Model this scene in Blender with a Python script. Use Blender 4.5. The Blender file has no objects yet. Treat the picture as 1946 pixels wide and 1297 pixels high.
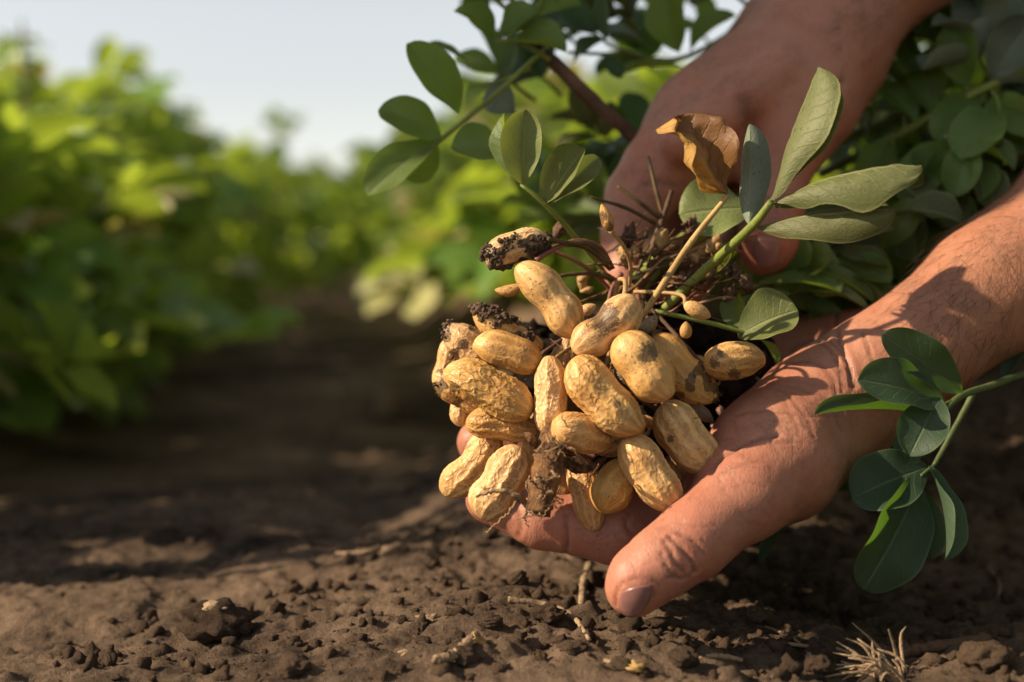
import bpy, math, random
import numpy as np
from mathutils import Vector, Matrix

# ------------------------------------------------------------------ camera, sky, sun
scene = bpy.context.scene
COL = scene.collection
FPX = 50.0 / 36.0 * 1946.0            # focal length in photograph pixels
CAM_Z = 0.115
PITCH = math.atan((648.5 - 430.0) / FPX)

cam_d = bpy.data.cameras.new("camera")
cam_d.lens = 50.0
cam_d.sensor_width = 36.0
cam_d.clip_start = 0.01
cam_d.clip_end = 1000.0
cam_d.dof.use_dof = True
cam_d.dof.focus_distance = 0.372
cam_d.dof.aperture_fstop = 7.0
cam_d.dof.aperture_blades = 0
cam = bpy.data.objects.new("camera", cam_d)
COL.objects.link(cam)
cam.location = (0, 0, CAM_Z)
cam.rotation_euler = (math.radians(90) - PITCH, 0, 0)
scene.camera = cam

TO_SUN = np.array([-0.84, -0.15, 0.52]); TO_SUN /= np.linalg.norm(TO_SUN)
SUN_EL = math.asin(TO_SUN[2])
SUN_AZ = math.atan2(TO_SUN[0], TO_SUN[1])          # clockwise from +Y

world = bpy.data.worlds.new("World")
scene.world = world
world.use_nodes = True
wn = world.node_tree.nodes; wl = world.node_tree.links
bg = wn["Background"]
sky = wn.new("ShaderNodeTexSky")
sky.sky_type = 'NISHITA'
sky.sun_disc = False
sky.sun_elevation = SUN_EL
sky.sun_rotation = SUN_AZ
sky.altitude = 0
sky.air_density = 1.1
sky.dust_density = 0.25
sky.ozone_density = 1.0
hz = wn.new("ShaderNodeHueSaturation"); hz.inputs["Saturation"].default_value = 0.25   # milky evening air
wl.new(sky.outputs[0], hz.inputs["Color"]); wl.new(hz.outputs[0], bg.inputs[0])
bg.inputs[1].default_value = 0.085

sun_d = bpy.data.lights.new("sun", 'SUN')
sun_d.energy = 5.0
sun_d.angle = math.radians(0.8)
sun_d.color = (1.0, 0.81, 0.57)
sun = bpy.data.objects.new("sun", sun_d)
COL.objects.link(sun)
sun.rotation_euler = Vector(-TO_SUN).to_track_quat('-Z', 'Y').to_euler()

scene.view_settings.view_transform = 'Standard'
scene.view_settings.look = 'None'
scene.view_settings.exposure = 0.8
scene.view_settings.gamma = 1.0
scene.view_settings.use_curve_mapping = False
scene.render.engine = 'CYCLES'
scene.cycles.use_denoising = True
scene.cycles.max_bounces = 7
scene.cycles.diffuse_bounces = 3
scene.cycles.glossy_bounces = 2
scene.cycles.transmission_bounces = 3
scene.cycles.transparent_max_bounces = 4
scene.cycles.caustics_reflective = False
scene.cycles.caustics_refractive = False
scene.cycles.sample_clamp_indirect = 4.0

rng = random.Random(7)
nrng = np.random.default_rng(7)

# ------------------------------------------------------------------ helpers
RIGHT = np.array([1.0, 0, 0])
UP = np.array([0.0, math.sin(PITCH), math.cos(PITCH)])
FWD = np.array([0.0, math.cos(PITCH), -math.sin(PITCH)])
CAM = np.array([0, 0, CAM_Z])
UPW = np.array([0, 0, 1.0])


def at(px, py, d):
    """photograph pixel + distance from the camera plane (m) -> world point"""
    return CAM + RIGHT * ((px - 973.0) / FPX * d) + UP * (-(py - 648.5) / FPX * d) + FWD * d


def to_px(P):
    Q = P - CAM
    d = Q @ FWD
    return np.stack([973 + (Q @ RIGHT) / d * FPX, 648.5 - (Q @ UP) / d * FPX], -1), d


def ppx(n, d):
    return n / FPX * d


def unit(v):
    v = np.asarray(v, float)
    n = np.linalg.norm(v)
    return v / n if n > 1e-12 else np.array([0, 0, 1.0])


def hash2(ix, iy, s):
    n = (ix.astype(np.int64) * 374761393 + iy.astype(np.int64) * 668265263 + s * 974634777) & 0x7fffffff
    n = ((n ^ (n >> 13)) * 1274126177) & 0x7fffffff
    n = n ^ (n >> 16)
    return (n & 0xffff) / 65535.0


def vnoise(x, y, s=0):
    ix = np.floor(x); iy = np.floor(y)
    fx = x - ix; fy = y - iy
    fx = fx * fx * fx * (fx * (fx * 6 - 15) + 10); fy = fy * fy * fy * (fy * (fy * 6 - 15) + 10)
    a = hash2(ix, iy, s); b = hash2(ix + 1, iy, s); c = hash2(ix, iy + 1, s); d = hash2(ix + 1, iy + 1, s)
    return (a * (1 - fx) + b * fx) * (1 - fy) + (c * (1 - fx) + d * fx) * fy


def fbm(x, y, s=0, octv=4):
    v = 0; a = 0.5
    for o in range(octv):
        v = v + a * (vnoise(x, y, s + o) - 0.5); a *= 0.5; x = x * 2.03 + 11.3; y = y * 2.03 + 5.7
    return v


def cells(x, y, s=0):
    """distance to nearest / second nearest jittered cell point"""
    ix = np.floor(x); iy = np.floor(y)
    f1 = np.full(x.shape, 9.0); f2 = np.full(x.shape, 9.0); idv = np.zeros(x.shape)
    for dx in (-1, 0, 1):
        for dy in (-1, 0, 1):
            cx = ix + dx; cy = iy + dy
            qx = cx + hash2(cx, cy, s + 3); qy = cy + hash2(cx, cy, s + 4)
            dd = np.hypot(x - qx, y - qy)
            nearer = dd < f1
            f2 = np.where(nearer, f1, np.minimum(f2, dd))
            idv = np.where(nearer, hash2(cx, cy, s + 9), idv)
            f1 = np.where(nearer, dd, f1)
    return f1, f2, idv


def sstep(a, b, x):
    t = np.clip((x - a) / (b - a), 0, 1)
    return t * t * (3 - 2 * t)


def make_mesh(name, V, F, smooth=True, uv=None, attrs=None):
    """F: array (n,4) or (n,3), or list of such arrays"""
    me = bpy.data.meshes.new(name)
    Fs = F if isinstance(F, list) else [F]
    Fs = [np.asarray(f, np.int32) for f in Fs if len(f)]
    V = np.asarray(V, np.float32)
    loops = np.concatenate([f.ravel() for f in Fs])
    tot = np.concatenate([np.full(len(f), f.shape[1], np.int32) for f in Fs])
    start = np.concatenate([[0], np.cumsum(tot)[:-1]]).astype(np.int32)
    me.vertices.add(len(V)); me.vertices.foreach_set("co", V.ravel())
    me.loops.add(len(loops)); me.loops.foreach_set("vertex_index", loops)
    me.polygons.add(len(tot)); me.polygons.foreach_set("loop_start", start); me.polygons.foreach_set("loop_total", tot)
    if uv is not None:
        l = me.uv_layers.new(name="UVMap")
        l.data.foreach_set("uv", np.asarray(uv, np.float32)[loops].ravel())
    if attrs:
        for k, a in attrs.items():
            at_ = me.attributes.new(k, 'FLOAT', 'POINT'); at_.data.foreach_set("value", np.asarray(a, np.float32))
    if smooth:
        me.polygons.foreach_set("use_smooth", np.ones(len(tot), bool))
    me.update(); me.validate()
    return me


def link(name, me, mat=None, parent=None, **props):
    o = bpy.data.objects.new(name, me)
    COL.objects.link(o)
    if mat is not None and me is not None and not me.materials:
        me.materials.append(mat)
    if parent is not None:
        o.parent = parent
    for k, v in props.items():
        o[k] = v
    return o


def empty(name, loc, **props):
    o = bpy.data.objects.new(name, None)
    COL.objects.link(o)
    o.location = Vector(loc)
    o.empty_display_size = 0.01
    for k, v in props.items():
        o[k] = v
    return o


def child(o, parent):
    """parent without moving: the parent is an empty with location only"""
    o.parent = parent
    o.matrix_parent_inverse = Matrix.Translation(-Vector(parent.location))
    return o


def spline(P, n):
    """Catmull-Rom through control points"""
    P = np.asarray(P, float)
    if len(P) == 2:
        t = np.linspace(0, 1, n)[:, None]
        return P[0] * (1 - t) + P[1] * t
    Q = np.vstack([2 * P[0] - P[1], P, 2 * P[-1] - P[-2]])
    out = []
    T = np.linspace(0, len(P) - 1 - 1e-9, n)
    for t in T:
        i = int(t); f = t - i
        a, b, c, d = Q[i], Q[i + 1], Q[i + 2], Q[i + 3]
        out.append(0.5 * ((2 * b) + (-a + c) * f + (2 * a - 5 * b + 4 * c - d) * f * f + (-a + 3 * b - 3 * c + d) * f ** 3))
    return np.array(out)


def tube_geo(P, R, sides=7, rough=0.0, seed=0):
    """tapered tube with closed ends through points P, radii R; returns V,F"""
    P = np.asarray(P, float); n = len(P)
    R = np.asarray(R, float) * np.ones(n)
    T = np.gradient(P, axis=0); T /= np.linalg.norm(T, axis=1)[:, None] + 1e-12
    u = unit(np.cross(T[0], [0.31, 0.7, 0.64]))
    V = []
    r_ = np.random.default_rng(seed)
    for i in range(n):
        u = unit(u - T[i] * (u @ T[i])); w = np.cross(T[i], u)
        a = np.linspace(0, 2 * np.pi, sides, endpoint=False)
        rr = R[i] * (1 + rough * (r_.random(sides) - 0.5) * 2)
        V.append(P[i] + (np.cos(a) * rr)[:, None] * u + (np.sin(a) * rr)[:, None] * w)
    V = np.vstack(V + [P[0][None], P[-1][None]])
    i = np.arange(n - 1)[:, None] * sides; j = np.arange(sides)[None]; k = (j + 1) % sides
    Fq = np.stack([i + j, i + k, i + sides + k, i + sides + j], -1).reshape(-1, 4)
    j = np.arange(sides); k = (j + 1) % sides
    c0 = np.stack([np.full(sides, n * sides), k, j], -1)
    b = (n - 1) * sides
    c1 = np.stack([np.full(sides, n * sides + 1), b + j, b + k], -1)
    return V, [Fq, np.vstack([c0, c1])]


def join(geos):
    """list of (V, [Fq, Ft]) -> V, [Fq, Ft]"""
    Vs, Q, T = [], [], []; off = 0
    for V, F in geos:
        Vs.append(V)
        for f in F:
            if len(f) == 0:
                continue
            (Q if f.shape[1] == 4 else T).append(f + off)
        off += len(V)
    out = []
    if Q: out.append(np.vstack(Q))
    if T: out.append(np.vstack(T))
    return np.vstack(Vs), out


def tube(name, pts, radii, mat, parent=None, n=None, sides=7, rough=0.0, seed=0, **props):
    pts = np.asarray(pts, float)
    n = n or max(4, 5 * (len(pts) - 1))
    S = spline(pts, n)
    R = np.interp(np.linspace(0, 1, n), np.linspace(0, 1, len(radii)), radii)
    V, F = tube_geo(S, R, sides, rough, seed)
    if rough:
        V = V + (np.random.default_rng(seed + 5).random(V.shape) - 0.5) * rough * np.mean(R) * 0.5
    o = link(name, make_mesh(name, V, F), mat, None, **props)
    if parent is not None:
        child(o, parent)
    return o


def pxtube(name, pts, w, mat, parent=None, **k):
    """pts: (px,py,d); w: widths in px (diameter)"""
    P = [at(*p) for p in pts]
    dm = np.mean([p[2] for p in pts])
    return tube(name, P, [ppx(x, dm) / 2 for x in w], mat, parent, **k)


# icosphere template
def ico(sub):
    t = (1 + 5 ** .5) / 2
    V = np.array([[-1, t, 0], [1, t, 0], [-1, -t, 0], [1, -t, 0], [0, -1, t], [0, 1, t], [0, -1, -t], [0, 1, -t], [t, 0, -1], [t, 0, 1], [-t, 0, -1], [-t, 0, 1]], float)
    F = np.array([[0, 11, 5], [0, 5, 1], [0, 1, 7], [0, 7, 10], [0, 10, 11], [1, 5, 9], [5, 11, 4], [11, 10, 2], [10, 7, 6], [7, 1, 8], [3, 9, 4], [3, 4, 2], [3, 2, 6], [3, 6, 8], [3, 8, 9], [4, 9, 5], [2, 4, 11], [6, 2, 10], [8, 6, 7], [9, 8, 1]])
    V /= np.linalg.norm(V, axis=1)[:, None]
    for _ in range(sub):
        cache = {}; V = list(V); nf = []
        def mid(a, b):
            k = (min(a, b), max(a, b))
            if k not in cache:
                m = unit(V[a] + V[b]); V.append(m); cache[k] = len(V) - 1
            return cache[k]
        for a, b, c in F:
            x, y, z = mid(a, b), mid(b, c), mid(c, a)
            nf += [[a, x, z], [b, y, x], [c, z, y], [x, y, z]]
        F = np.array(nf); V = np.array(V)
    return V, F


ICO0, ICO1, ICO2, ICO3 = ico(0), ico(1), ico(2), ico(3)


def lump(r, seed, sub=1, rough=0.35):
    """irregular crumb around the origin"""
    V, F = (ICO0, ICO1, ICO2, ICO3)[sub]
    g = np.random.default_rng(seed)
    V = V.copy()
    for k in range(3 + sub * 3):
        a = unit(g.normal(size=3)); ph = g.random() * 6.28; fr = 1.5 + k * 0.9
        V *= (1 + rough * 0.5 / (1 + k * 0.35) * np.sin(V @ a * fr * 2 + ph))[:, None]
    V = V * (r * (0.75 + 0.5 * g.random(3)))
    return V, [F]


# ------------------------------------------------------------------ materials
def new_mat(name):
    m = bpy.data.materials.new(name); m.use_nodes = True
    nt = m.node_tree
    return m, nt, nt.nodes["Principled BSDF"], nt.nodes["Material Output"]


class NB:
    """terse node builder"""
    def __init__(s, nt): s.nt = nt
    def n(s, t, **k):
        x = s.nt.nodes.new(t)
        for a, b in k.items(): setattr(x, a, b)
        return x
    def l(s, a, b): s.nt.links.new(a, b)
    def val(s, x, sock):
        if isinstance(x, (int, float)): sock.default_value = x
        else: s.l(x, sock)
    def math(s, op, a, b=0.0, c=None, clamp=False):
        x = s.n("ShaderNodeMath", operation=op, use_clamp=clamp)
        s.val(a, x.inputs[0]); s.val(b, x.inputs[1])
        if c is not None: s.val(c, x.inputs[2])
        return x.outputs[0]
    def noise(s, vec, scale, detail=4, rough=0.55, dist=0.0):
        x = s.n("ShaderNodeTexNoise"); s.l(vec, x.inputs["Vector"])
        x.inputs["Scale"].default_value = scale; x.inputs["Detail"].default_value = detail
        x.inputs["Roughness"].default_value = rough; x.inputs["Distortion"].default_value = dist
        return x.outputs["Fac"]
    def voro(s, vec, scale, feature='F1', out="Distance"):
        x = s.n("ShaderNodeTexVoronoi", feature=feature); s.l(vec, x.inputs["Vector"])
        x.inputs["Scale"].default_value = scale
        return x.outputs[out]
    def ramp(s, fac, stops):
        x = s.n("ShaderNodeValToRGB"); s.l(fac, x.inputs[0])
        e = x.color_ramp.elements
        while len(e) < len(stops): e.new(0.5)
        for i, (p, c) in enumerate(stops):
            e[i].position = p
            e[i].color = (c, c, c, 1) if isinstance(c, (int, float)) else (*c, 1)
        return x.outputs[0]
    def mix(s, fac, a, b, mode='MIX'):
        x = s.n("ShaderNodeMix", data_type='RGBA', blend_type=mode)
        s.val(fac, x.inputs[0])
        for v, i in ((a, 6), (b, 7)):
            if isinstance(v, tuple): x.inputs[i].default_value = (*v, 1)
            else: s.l(v, x.inputs[i])
        return x.outputs[2]
    def bump(s, h, strength, dist, normal=None):
        x = s.n("ShaderNodeBump"); s.l(h, x.inputs["Height"])
        x.inputs["Strength"].default_value = strength; x.inputs["Distance"].default_value = dist
        if normal is not None: s.l(normal, x.inputs["Normal"])
        return x.outputs[0]
    def mapping(s, vec, scale):
        x = s.n("ShaderNodeMapping"); s.l(vec, x.inputs[0]); x.inputs["Scale"].default_value = scale
        return x.outputs[0]


def coords(b): return b.n("ShaderNodeTexCoord").outputs


def soil_mat(name, dark, light, scale=1.0, rough=0.95):
    m, nt, p, out = new_mat(name); b = NB(nt)
    geo = b.n("ShaderNodeNewGeometry").outputs["Position"]
    a = b.noise(geo, 9 * scale, 5, 0.6)
    c = b.noise(geo, 140 * scale, 5, 0.7)
    f = b.math('ADD', b.math('MULTIPLY', a, 0.6), b.math('MULTIPLY', c, 0.4))
    col = b.ramp(f, [(0.38, dark), (0.70, light)])
    fleck = b.ramp(b.voro(geo, 330 * scale), [(0.05, 1.0), (0.11, 0.0)])
    pick = b.ramp(b.noise(geo, 60 * scale, 2), [(0.56, 0.0), (0.66, 1.0)])
    col = b.mix(b.math('MULTIPLY', b.math('MULTIPLY', fleck, pick), 0.55), col, (0.30, 0.21, 0.13))
    b.l(col, p.inputs["Base Color"])
    p.inputs["Roughness"].default_value = rough
    p.inputs["Specular IOR Level"].default_value = 0.15
    h = b.math('ADD', b.noise(geo, 420 * scale, 6, 0.75), b.math('MULTIPLY', b.noise(geo, 1500 * scale, 3, 0.7), 0.35))
    b.l(b.bump(h, 1.0, 0.0030 / scale), p.inputs["Normal"])
    return m


M_SOIL = soil_mat("soil", (0.026, 0.018, 0.013), (0.36, 0.245, 0.165))
M_CLOD = soil_mat("clod_soil", (0.060, 0.039, 0.026), (0.160, 0.105, 0.068), 1.3)
M_DARKSOIL = soil_mat("dark_soil", (0.014, 0.010, 0.007), (0.05, 0.033, 0.022), 1.5)
M_CLING = soil_mat("clinging_soil", (0.10, 0.067, 0.045), (0.26, 0.175, 0.118), 2.0)


def leaf_mat(name, top, under, transl, vein, speck=0.0, rough=0.45, tfac=0.35, nveins=8.0, dry=False, hue=0.35):
    m, nt, p, out = new_mat(name); b = NB(nt)
    tc = coords(b)
    sep = b.n("ShaderNodeSeparateXYZ"); b.l(tc["UV"], sep.inputs[0])
    u = b.math('ABSOLUTE', b.math('MULTIPLY_ADD', sep.outputs[0], 2.0, -1.0))
    v = sep.outputs[1]
    wob = b.noise(tc["UV"], 7, 3)
    ph = b.math('ADD', b.math('SUBTRACT', b.math('MULTIPLY', v, nveins), b.math('MULTIPLY', b.math('POWER', u, 0.85), 2.1)), b.math('MULTIPLY', wob, 0.55))
    tri = b.math('ABSOLUTE', b.math('SUBTRACT', b.math('FRACT', ph), 0.5))
    lat = b.ramp(tri, [(0.012, 1.0), (0.06, 0.0)])
    lat = b.math('MULTIPLY', lat, b.ramp(u, [(0.55, 1.0), (0.95, 0.15)]))
    mid = b.ramp(u, [(0.02, 1.0), (0.075, 0.0)])
    veins = b.math('MAXIMUM', mid, b.math('MULTIPLY', lat, 0.85))
    geo = b.n("ShaderNodeNewGeometry")
    back = geo.outputs["Backfacing"]
    info = b.n("ShaderNodeObjectInfo").outputs["Random"]
    base = b.mix(back, top, under)
    big = b.noise(geo.outputs["Position"], 55, 4)
    base = b.mix(b.ramp(big, [(0.35, 0.0), (0.7, 0.4)]), base, tuple(min(1, x * 1.5 + 0.01) for x in under))
    hs = b.n("ShaderNodeHueSaturation")
    b.l(base, hs.inputs["Color"])
    b.l(b.math('MULTIPLY_ADD', info, 0.05 * hue, 0.5 - 0.025 * hue), hs.inputs["Hue"])
    b.l(b.math('MULTIPLY_ADD', info, 1.0 * hue, 1 - 0.5 * hue), hs.inputs["Value"])
    col = hs.outputs[0]
    col = b.mix(b.math('MULTIPLY', veins, 0.42), col, vein)
    edge = b.ramp(u, [(0.93, 0.0), (1.0, 0.6)])
    col = b.mix(edge, col, vein)
    if speck > 0:
        sp = b.ramp(b.noise(tc["UV"], 20, 4, 0.75), [(0.56, 0.0), (0.64, 1.0)])
        sp2 = b.ramp(b.noise(tc["UV"], 3, 2), [(0.34, 0.0), (0.55, 1.0)])
        col = b.mix(b.math('MULTIPLY', b.math('MULTIPLY', sp, sp2), speck), col, (0.06, 0.035, 0.025))
    if dry:
        blot = b.ramp(b.noise(tc["UV"], 3.2, 5, 0.65), [(0.40, 0.0), (0.62, 1.0)])
        half = b.ramp(b.math('ADD', b.math('SUBTRACT', 1.0, sep.outputs[0]), b.math('MULTIPLY', b.noise(tc["UV"], 2.5, 3), 0.3)), [(0.58, 0.0), (0.72, 1.0)])
        col = b.mix(b.math('MULTIPLY', b.math('MAXIMUM', b.math('MULTIPLY', blot, 0.45), half), 0.9), col, (0.13, 0.055, 0.022))
    b.l(col, p.inputs["Base Color"])
    p.inputs["Roughness"].default_value = rough
    p.inputs["Specular IOR Level"].default_value = 0.4
    hgt = b.math('ADD', b.math('MULTIPLY', veins, -1.0), b.math('MULTIPLY', b.noise(tc["UV"], 30, 3), 0.5))
    nb = b.bump(hgt, 0.5, 0.0006)
    b.l(nb, p.inputs["Normal"])
    tr = b.n("ShaderNodeBsdfTranslucent")
    tcol = b.mix(b.math('MULTIPLY', veins, 0.5), transl, tuple(x * 0.4 for x in transl))
    b.l(tcol, tr.inputs[0])
    mx = b.n("ShaderNodeMixShader"); mx.inputs[0].default_value = tfac
    b.l(p.outputs[0], mx.inputs[1]); b.l(tr.outputs[0], mx.inputs[2]); b.l(mx.outputs[0], out.inputs[0])
    return m


M_LEAF = leaf_mat("leaf_green", (0.090, 0.152, 0.033), (0.160, 0.215, 0.074), (0.34, 0.48, 0.038), (0.24, 0.30, 0.11), tfac=0.40, speck=0.5)
M_LEAF_OLIVE = leaf_mat("leaf_olive", (0.055, 0.072, 0.018), (0.098, 0.108, 0.034), (0.17, 0.20, 0.03), (0.34, 0.34, 0.15), speck=0.85, rough=0.55, tfac=0.22, nveins=9)
M_LEAF_LIGHT = leaf_mat("leaf_light_olive", (0.125, 0.160, 0.045), (0.20, 0.225, 0.085), (0.28, 0.34, 0.05), (0.34, 0.35, 0.16), speck=0.85, rough=0.5, tfac=0.25, nveins=9)
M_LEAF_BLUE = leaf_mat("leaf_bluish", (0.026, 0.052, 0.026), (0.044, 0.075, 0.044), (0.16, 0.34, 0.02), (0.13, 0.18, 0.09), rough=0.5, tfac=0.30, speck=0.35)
M_LEAF_GREY = leaf_mat("leaf_greyish", (0.105, 0.135, 0.092), (0.15, 0.185, 0.13), (0.16, 0.22, 0.05), (0.24, 0.27, 0.16), speck=0.8, rough=0.6, tfac=0.18, nveins=9)
M_LEAF_BG = leaf_mat("leaf_row", (0.090, 0.160, 0.026), (0.170, 0.215, 0.070), (0.46, 0.60, 0.05), (0.2, 0.26, 0.08), rough=0.20, tfac=0.40, hue=1.1)
M_LEAF_DRY = leaf_mat("leaf_dry", (0.48, 0.27, 0.065), (0.55, 0.34, 0.10), (0.55, 0.27, 0.04), (0.30, 0.16, 0.05), rough=0.55, tfac=0.25, dry=True, nveins=7)


def plain_mat(name, c1, c2, scale=60, rough=0.7, bump=0.4, bdist=0.0006, stretch=None, spec=0.3, sss=0.0, speck=None):
    m, nt, p, out = new_mat(name); b = NB(nt)
    pos = b.n("ShaderNodeNewGeometry").outputs["Position"]
    vec = b.mapping(pos, stretch) if stretch else pos
    f = b.noise(vec, scale, 5, 0.65)
    col = b.ramp(f, [(0.35, c1), (0.65, c2)])
    if speck:
        s = b.ramp(b.noise(pos, scale * 4, 3, 0.7), [(0.60, 0.0), (0.68, 1.0)])
        col = b.mix(s, col, speck)
    b.l(col, p.inputs["Base Color"])
    p.inputs["Roughness"].default_value = rough
    p.inputs["Specular IOR Level"].default_value = spec
    if sss:
        p.inputs["Subsurface Weight"].default_value = sss
        p.inputs["Subsurface Radius"].default_value = (0.003, 0.0012, 0.0006)
        p.inputs["Subsurface Scale"].default_value = 1.0
    b.l(b.bump(b.noise(vec, scale * 6, 4, 0.7), bump, bdist), p.inputs["Normal"])
    return m


M_STEM = plain_mat("green_stem", (0.13, 0.17, 0.030), (0.22, 0.25, 0.055), 120, 0.5, sss=0.0, speck=(0.12, 0.07, 0.03))
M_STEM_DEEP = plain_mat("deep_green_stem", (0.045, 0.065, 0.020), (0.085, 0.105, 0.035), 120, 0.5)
M_STEM_RED = plain_mat("reddish_peg", (0.16, 0.055, 0.045), (0.25, 0.11, 0.06), 120, 0.5)
M_STEM_DARK = plain_mat("dark_stem", (0.045, 0.028, 0.014), (0.12, 0.080, 0.030), 160, 0.6)
M_STEM_BROWN = plain_mat("brown_stem", (0.055, 0.030, 0.018), (0.15, 0.080, 0.045), 90, 0.7, 0.7, 0.001)
M_STRAW = plain_mat("straw", (0.30, 0.19, 0.065), (0.46, 0.31, 0.12), 150, 0.6, speck=(0.14, 0.075, 0.03))
M_PEG = plain_mat("tan_peg", (0.28, 0.165, 0.065), (0.43, 0.27, 0.12), 180, 0.65, speck=(0.12, 0.06, 0.03))
M_BARK = plain_mat("root_bark", (0.075, 0.034, 0.016), (0.46, 0.235, 0.10), 260, 0.85, 1.0, 0.002, stretch=(1.6, 1.6, 0.5))
M_ROOTLET = plain_mat("rootlet", (0.16, 0.095, 0.05), (0.34, 0.21, 0.11), 150, 0.8)
M_LITTER = plain_mat("dry_litter", (0.16, 0.105, 0.065), (0.36, 0.25, 0.15), 90, 0.85, 0.8, 0.0012)
M_STONE = plain_mat("pale_stone", (0.42, 0.41, 0.42), (0.62, 0.61, 0.62), 40, 0.8)


def pod_mat(name, lo, hi, pit, dirt, dark_amount):
    m, nt, p, out = new_mat(name); b = NB(nt)
    tc = coords(b); obj = tc["Object"]
    info = b.n("ShaderNodeObjectInfo").outputs["Random"]
    sh = b.n("ShaderNodeVectorMath", operation='ADD'); b.l(obj, sh.inputs[0])
    cmb = b.n("ShaderNodeCombineXYZ")
    for i, k in enumerate((3.1, 7.7, 5.3)): b.l(b.math('MULTIPLY', info, k), cmb.inputs[i])
    b.l(cmb.outputs[0], sh.inputs[1]); vec = sh.outputs[0]
    ridge = b.n("ShaderNodeAttribute", attribute_name="ridge").outputs["Fac"]
    f = b.noise(vec, 120, 5, 0.6)
    col = b.ramp(f, [(0.30, lo), (0.70, hi)])
    hs = b.n("ShaderNodeHueSaturation"); b.l(col, hs.inputs["Color"])
    b.l(b.math('MULTIPLY_ADD', info, 0.34, 0.84), hs.inputs["Value"])
    b.l(b.math('MULTIPLY_ADD', info, -0.25, 1.12), hs.inputs["Saturation"])
    col = hs.outputs[0]
    blo = b.ramp(b.noise(vec, 55, 4, 0.6), [(0.45, 0.0), (0.68, 1.0)])
    col = b.mix(b.math('MULTIPLY', blo, 0.42), col, tuple(x * f_ for x, f_ in zip(lo, (0.86, 0.72, 0.55))))
    # darker colour in the hollows of the net, in patches
    patch = b.ramp(b.noise(vec, 70, 3), [(0.42, 0.0), (0.62, 1.0)])
    pits = b.ramp(ridge, [(0.0, 1.0), (0.7, 0.0)])
    col = b.mix(b.math('MULTIPLY', b.math('MULTIPLY_ADD', patch, 0.42, 0.22), pits), col, pit)
    wv0 = b.ramp(b.voro(tc["UV"], 1.9, 'DISTANCE_TO_EDGE'), [(0.0, 0.0), (0.3, 1.0)])
    col = b.mix(b.math('MULTIPLY', b.math('MULTIPLY', wv0, patch), 0.18), col, pit)
    # small dark stains
    st = b.ramp(b.noise(vec, 130, 4, 0.7, 0.3), [(0.645, 0.0), (0.70, 1.0)])
    col = b.mix(b.math('MULTIPLY', st, dark_amount), col, dirt)
    st2 = b.ramp(b.noise(vec, 1100, 2, 0.6), [(0.62, 0.0), (0.68, 1.0)])
    gate = b.ramp(b.noise(vec, 90, 2), [(0.48, 0.0), (0.60, 1.0)])
    col = b.mix(b.math('MULTIPLY', b.math('MULTIPLY', st2, gate), 0.85), col, dirt)
    sa = b.n("ShaderNodeAttribute", attribute_name="stain").outputs["Fac"]
    sm = b.ramp(b.math('ADD', b.math('MULTIPLY', sa, 0.75), b.math('MULTIPLY', b.noise(vec, 800, 5, 0.8), 1.7)), [(0.92, 0.0), (1.22, 1.0)])
    col = b.mix(b.math('MULTIPLY', b.math('MULTIPLY', sm, b.math('GREATER_THAN', sa, 0.03)), 0.75), col, tuple(x * 0.45 for x in dirt))
    b.l(col, p.inputs["Base Color"])
    p.inputs["Roughness"].default_value = 0.47
    p.inputs["Specular IOR Level"].default_value = 0.42
    p.inputs["Subsurface Weight"].default_value = 0.14
    p.inputs["Subsurface Radius"].default_value = (0.002, 0.001, 0.0005)
    p.inputs["Subsurface Scale"].default_value = 1.0
    wv = b.n("ShaderNodeVectorMath", operation='ADD'); b.l(tc["UV"], wv.inputs[0])
    nz = b.n("ShaderNodeTexNoise"); b.l(tc["UV"], nz.inputs["Vector"]); nz.inputs["Scale"].default_value = 1.6
    sc_ = b.n("ShaderNodeVectorMath", operation='SCALE'); b.l(nz.outputs["Color"], sc_.inputs[0]); sc_.inputs[3].default_value = 0.55
    b.l(sc_.outputs[0], wv.inputs[1])
    net_ = b.ramp(b.voro(wv.outputs[0], 1.9, 'DISTANCE_TO_EDGE'), [(0.0, 1.0), (0.16, 0.0)])
    h = b.math('ADD', b.math('MULTIPLY', b.noise(vec, 900, 4, 0.65), 0.45), b.math('MULTIPLY', b.math('MULTIPLY', net_, 0.95), b.n("ShaderNodeAttribute", attribute_name="netamt").outputs["Fac"]))
    b.l(b.bump(h, 0.40, 0.00045), p.inputs["Normal"])
    return m


M_POD = pod_mat("peanut_shell", (0.50, 0.265, 0.080), (0.74, 0.475, 0.195), (0.25, 0.120, 0.038), (0.075, 0.042, 0.024), 0.8)
M_POD_DARK = pod_mat("rotten_shell", (0.030, 0.022, 0.016), (0.16, 0.095, 0.045), (0.02, 0.014, 0.01), (0.012, 0.009, 0.008), 0.9)
M_POD_GREY = pod_mat("greyish_shell", (0.20, 0.145, 0.085), (0.33, 0.25, 0.15), (0.12, 0.08, 0.05), (0.06, 0.04, 0.03), 0.8)


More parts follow.
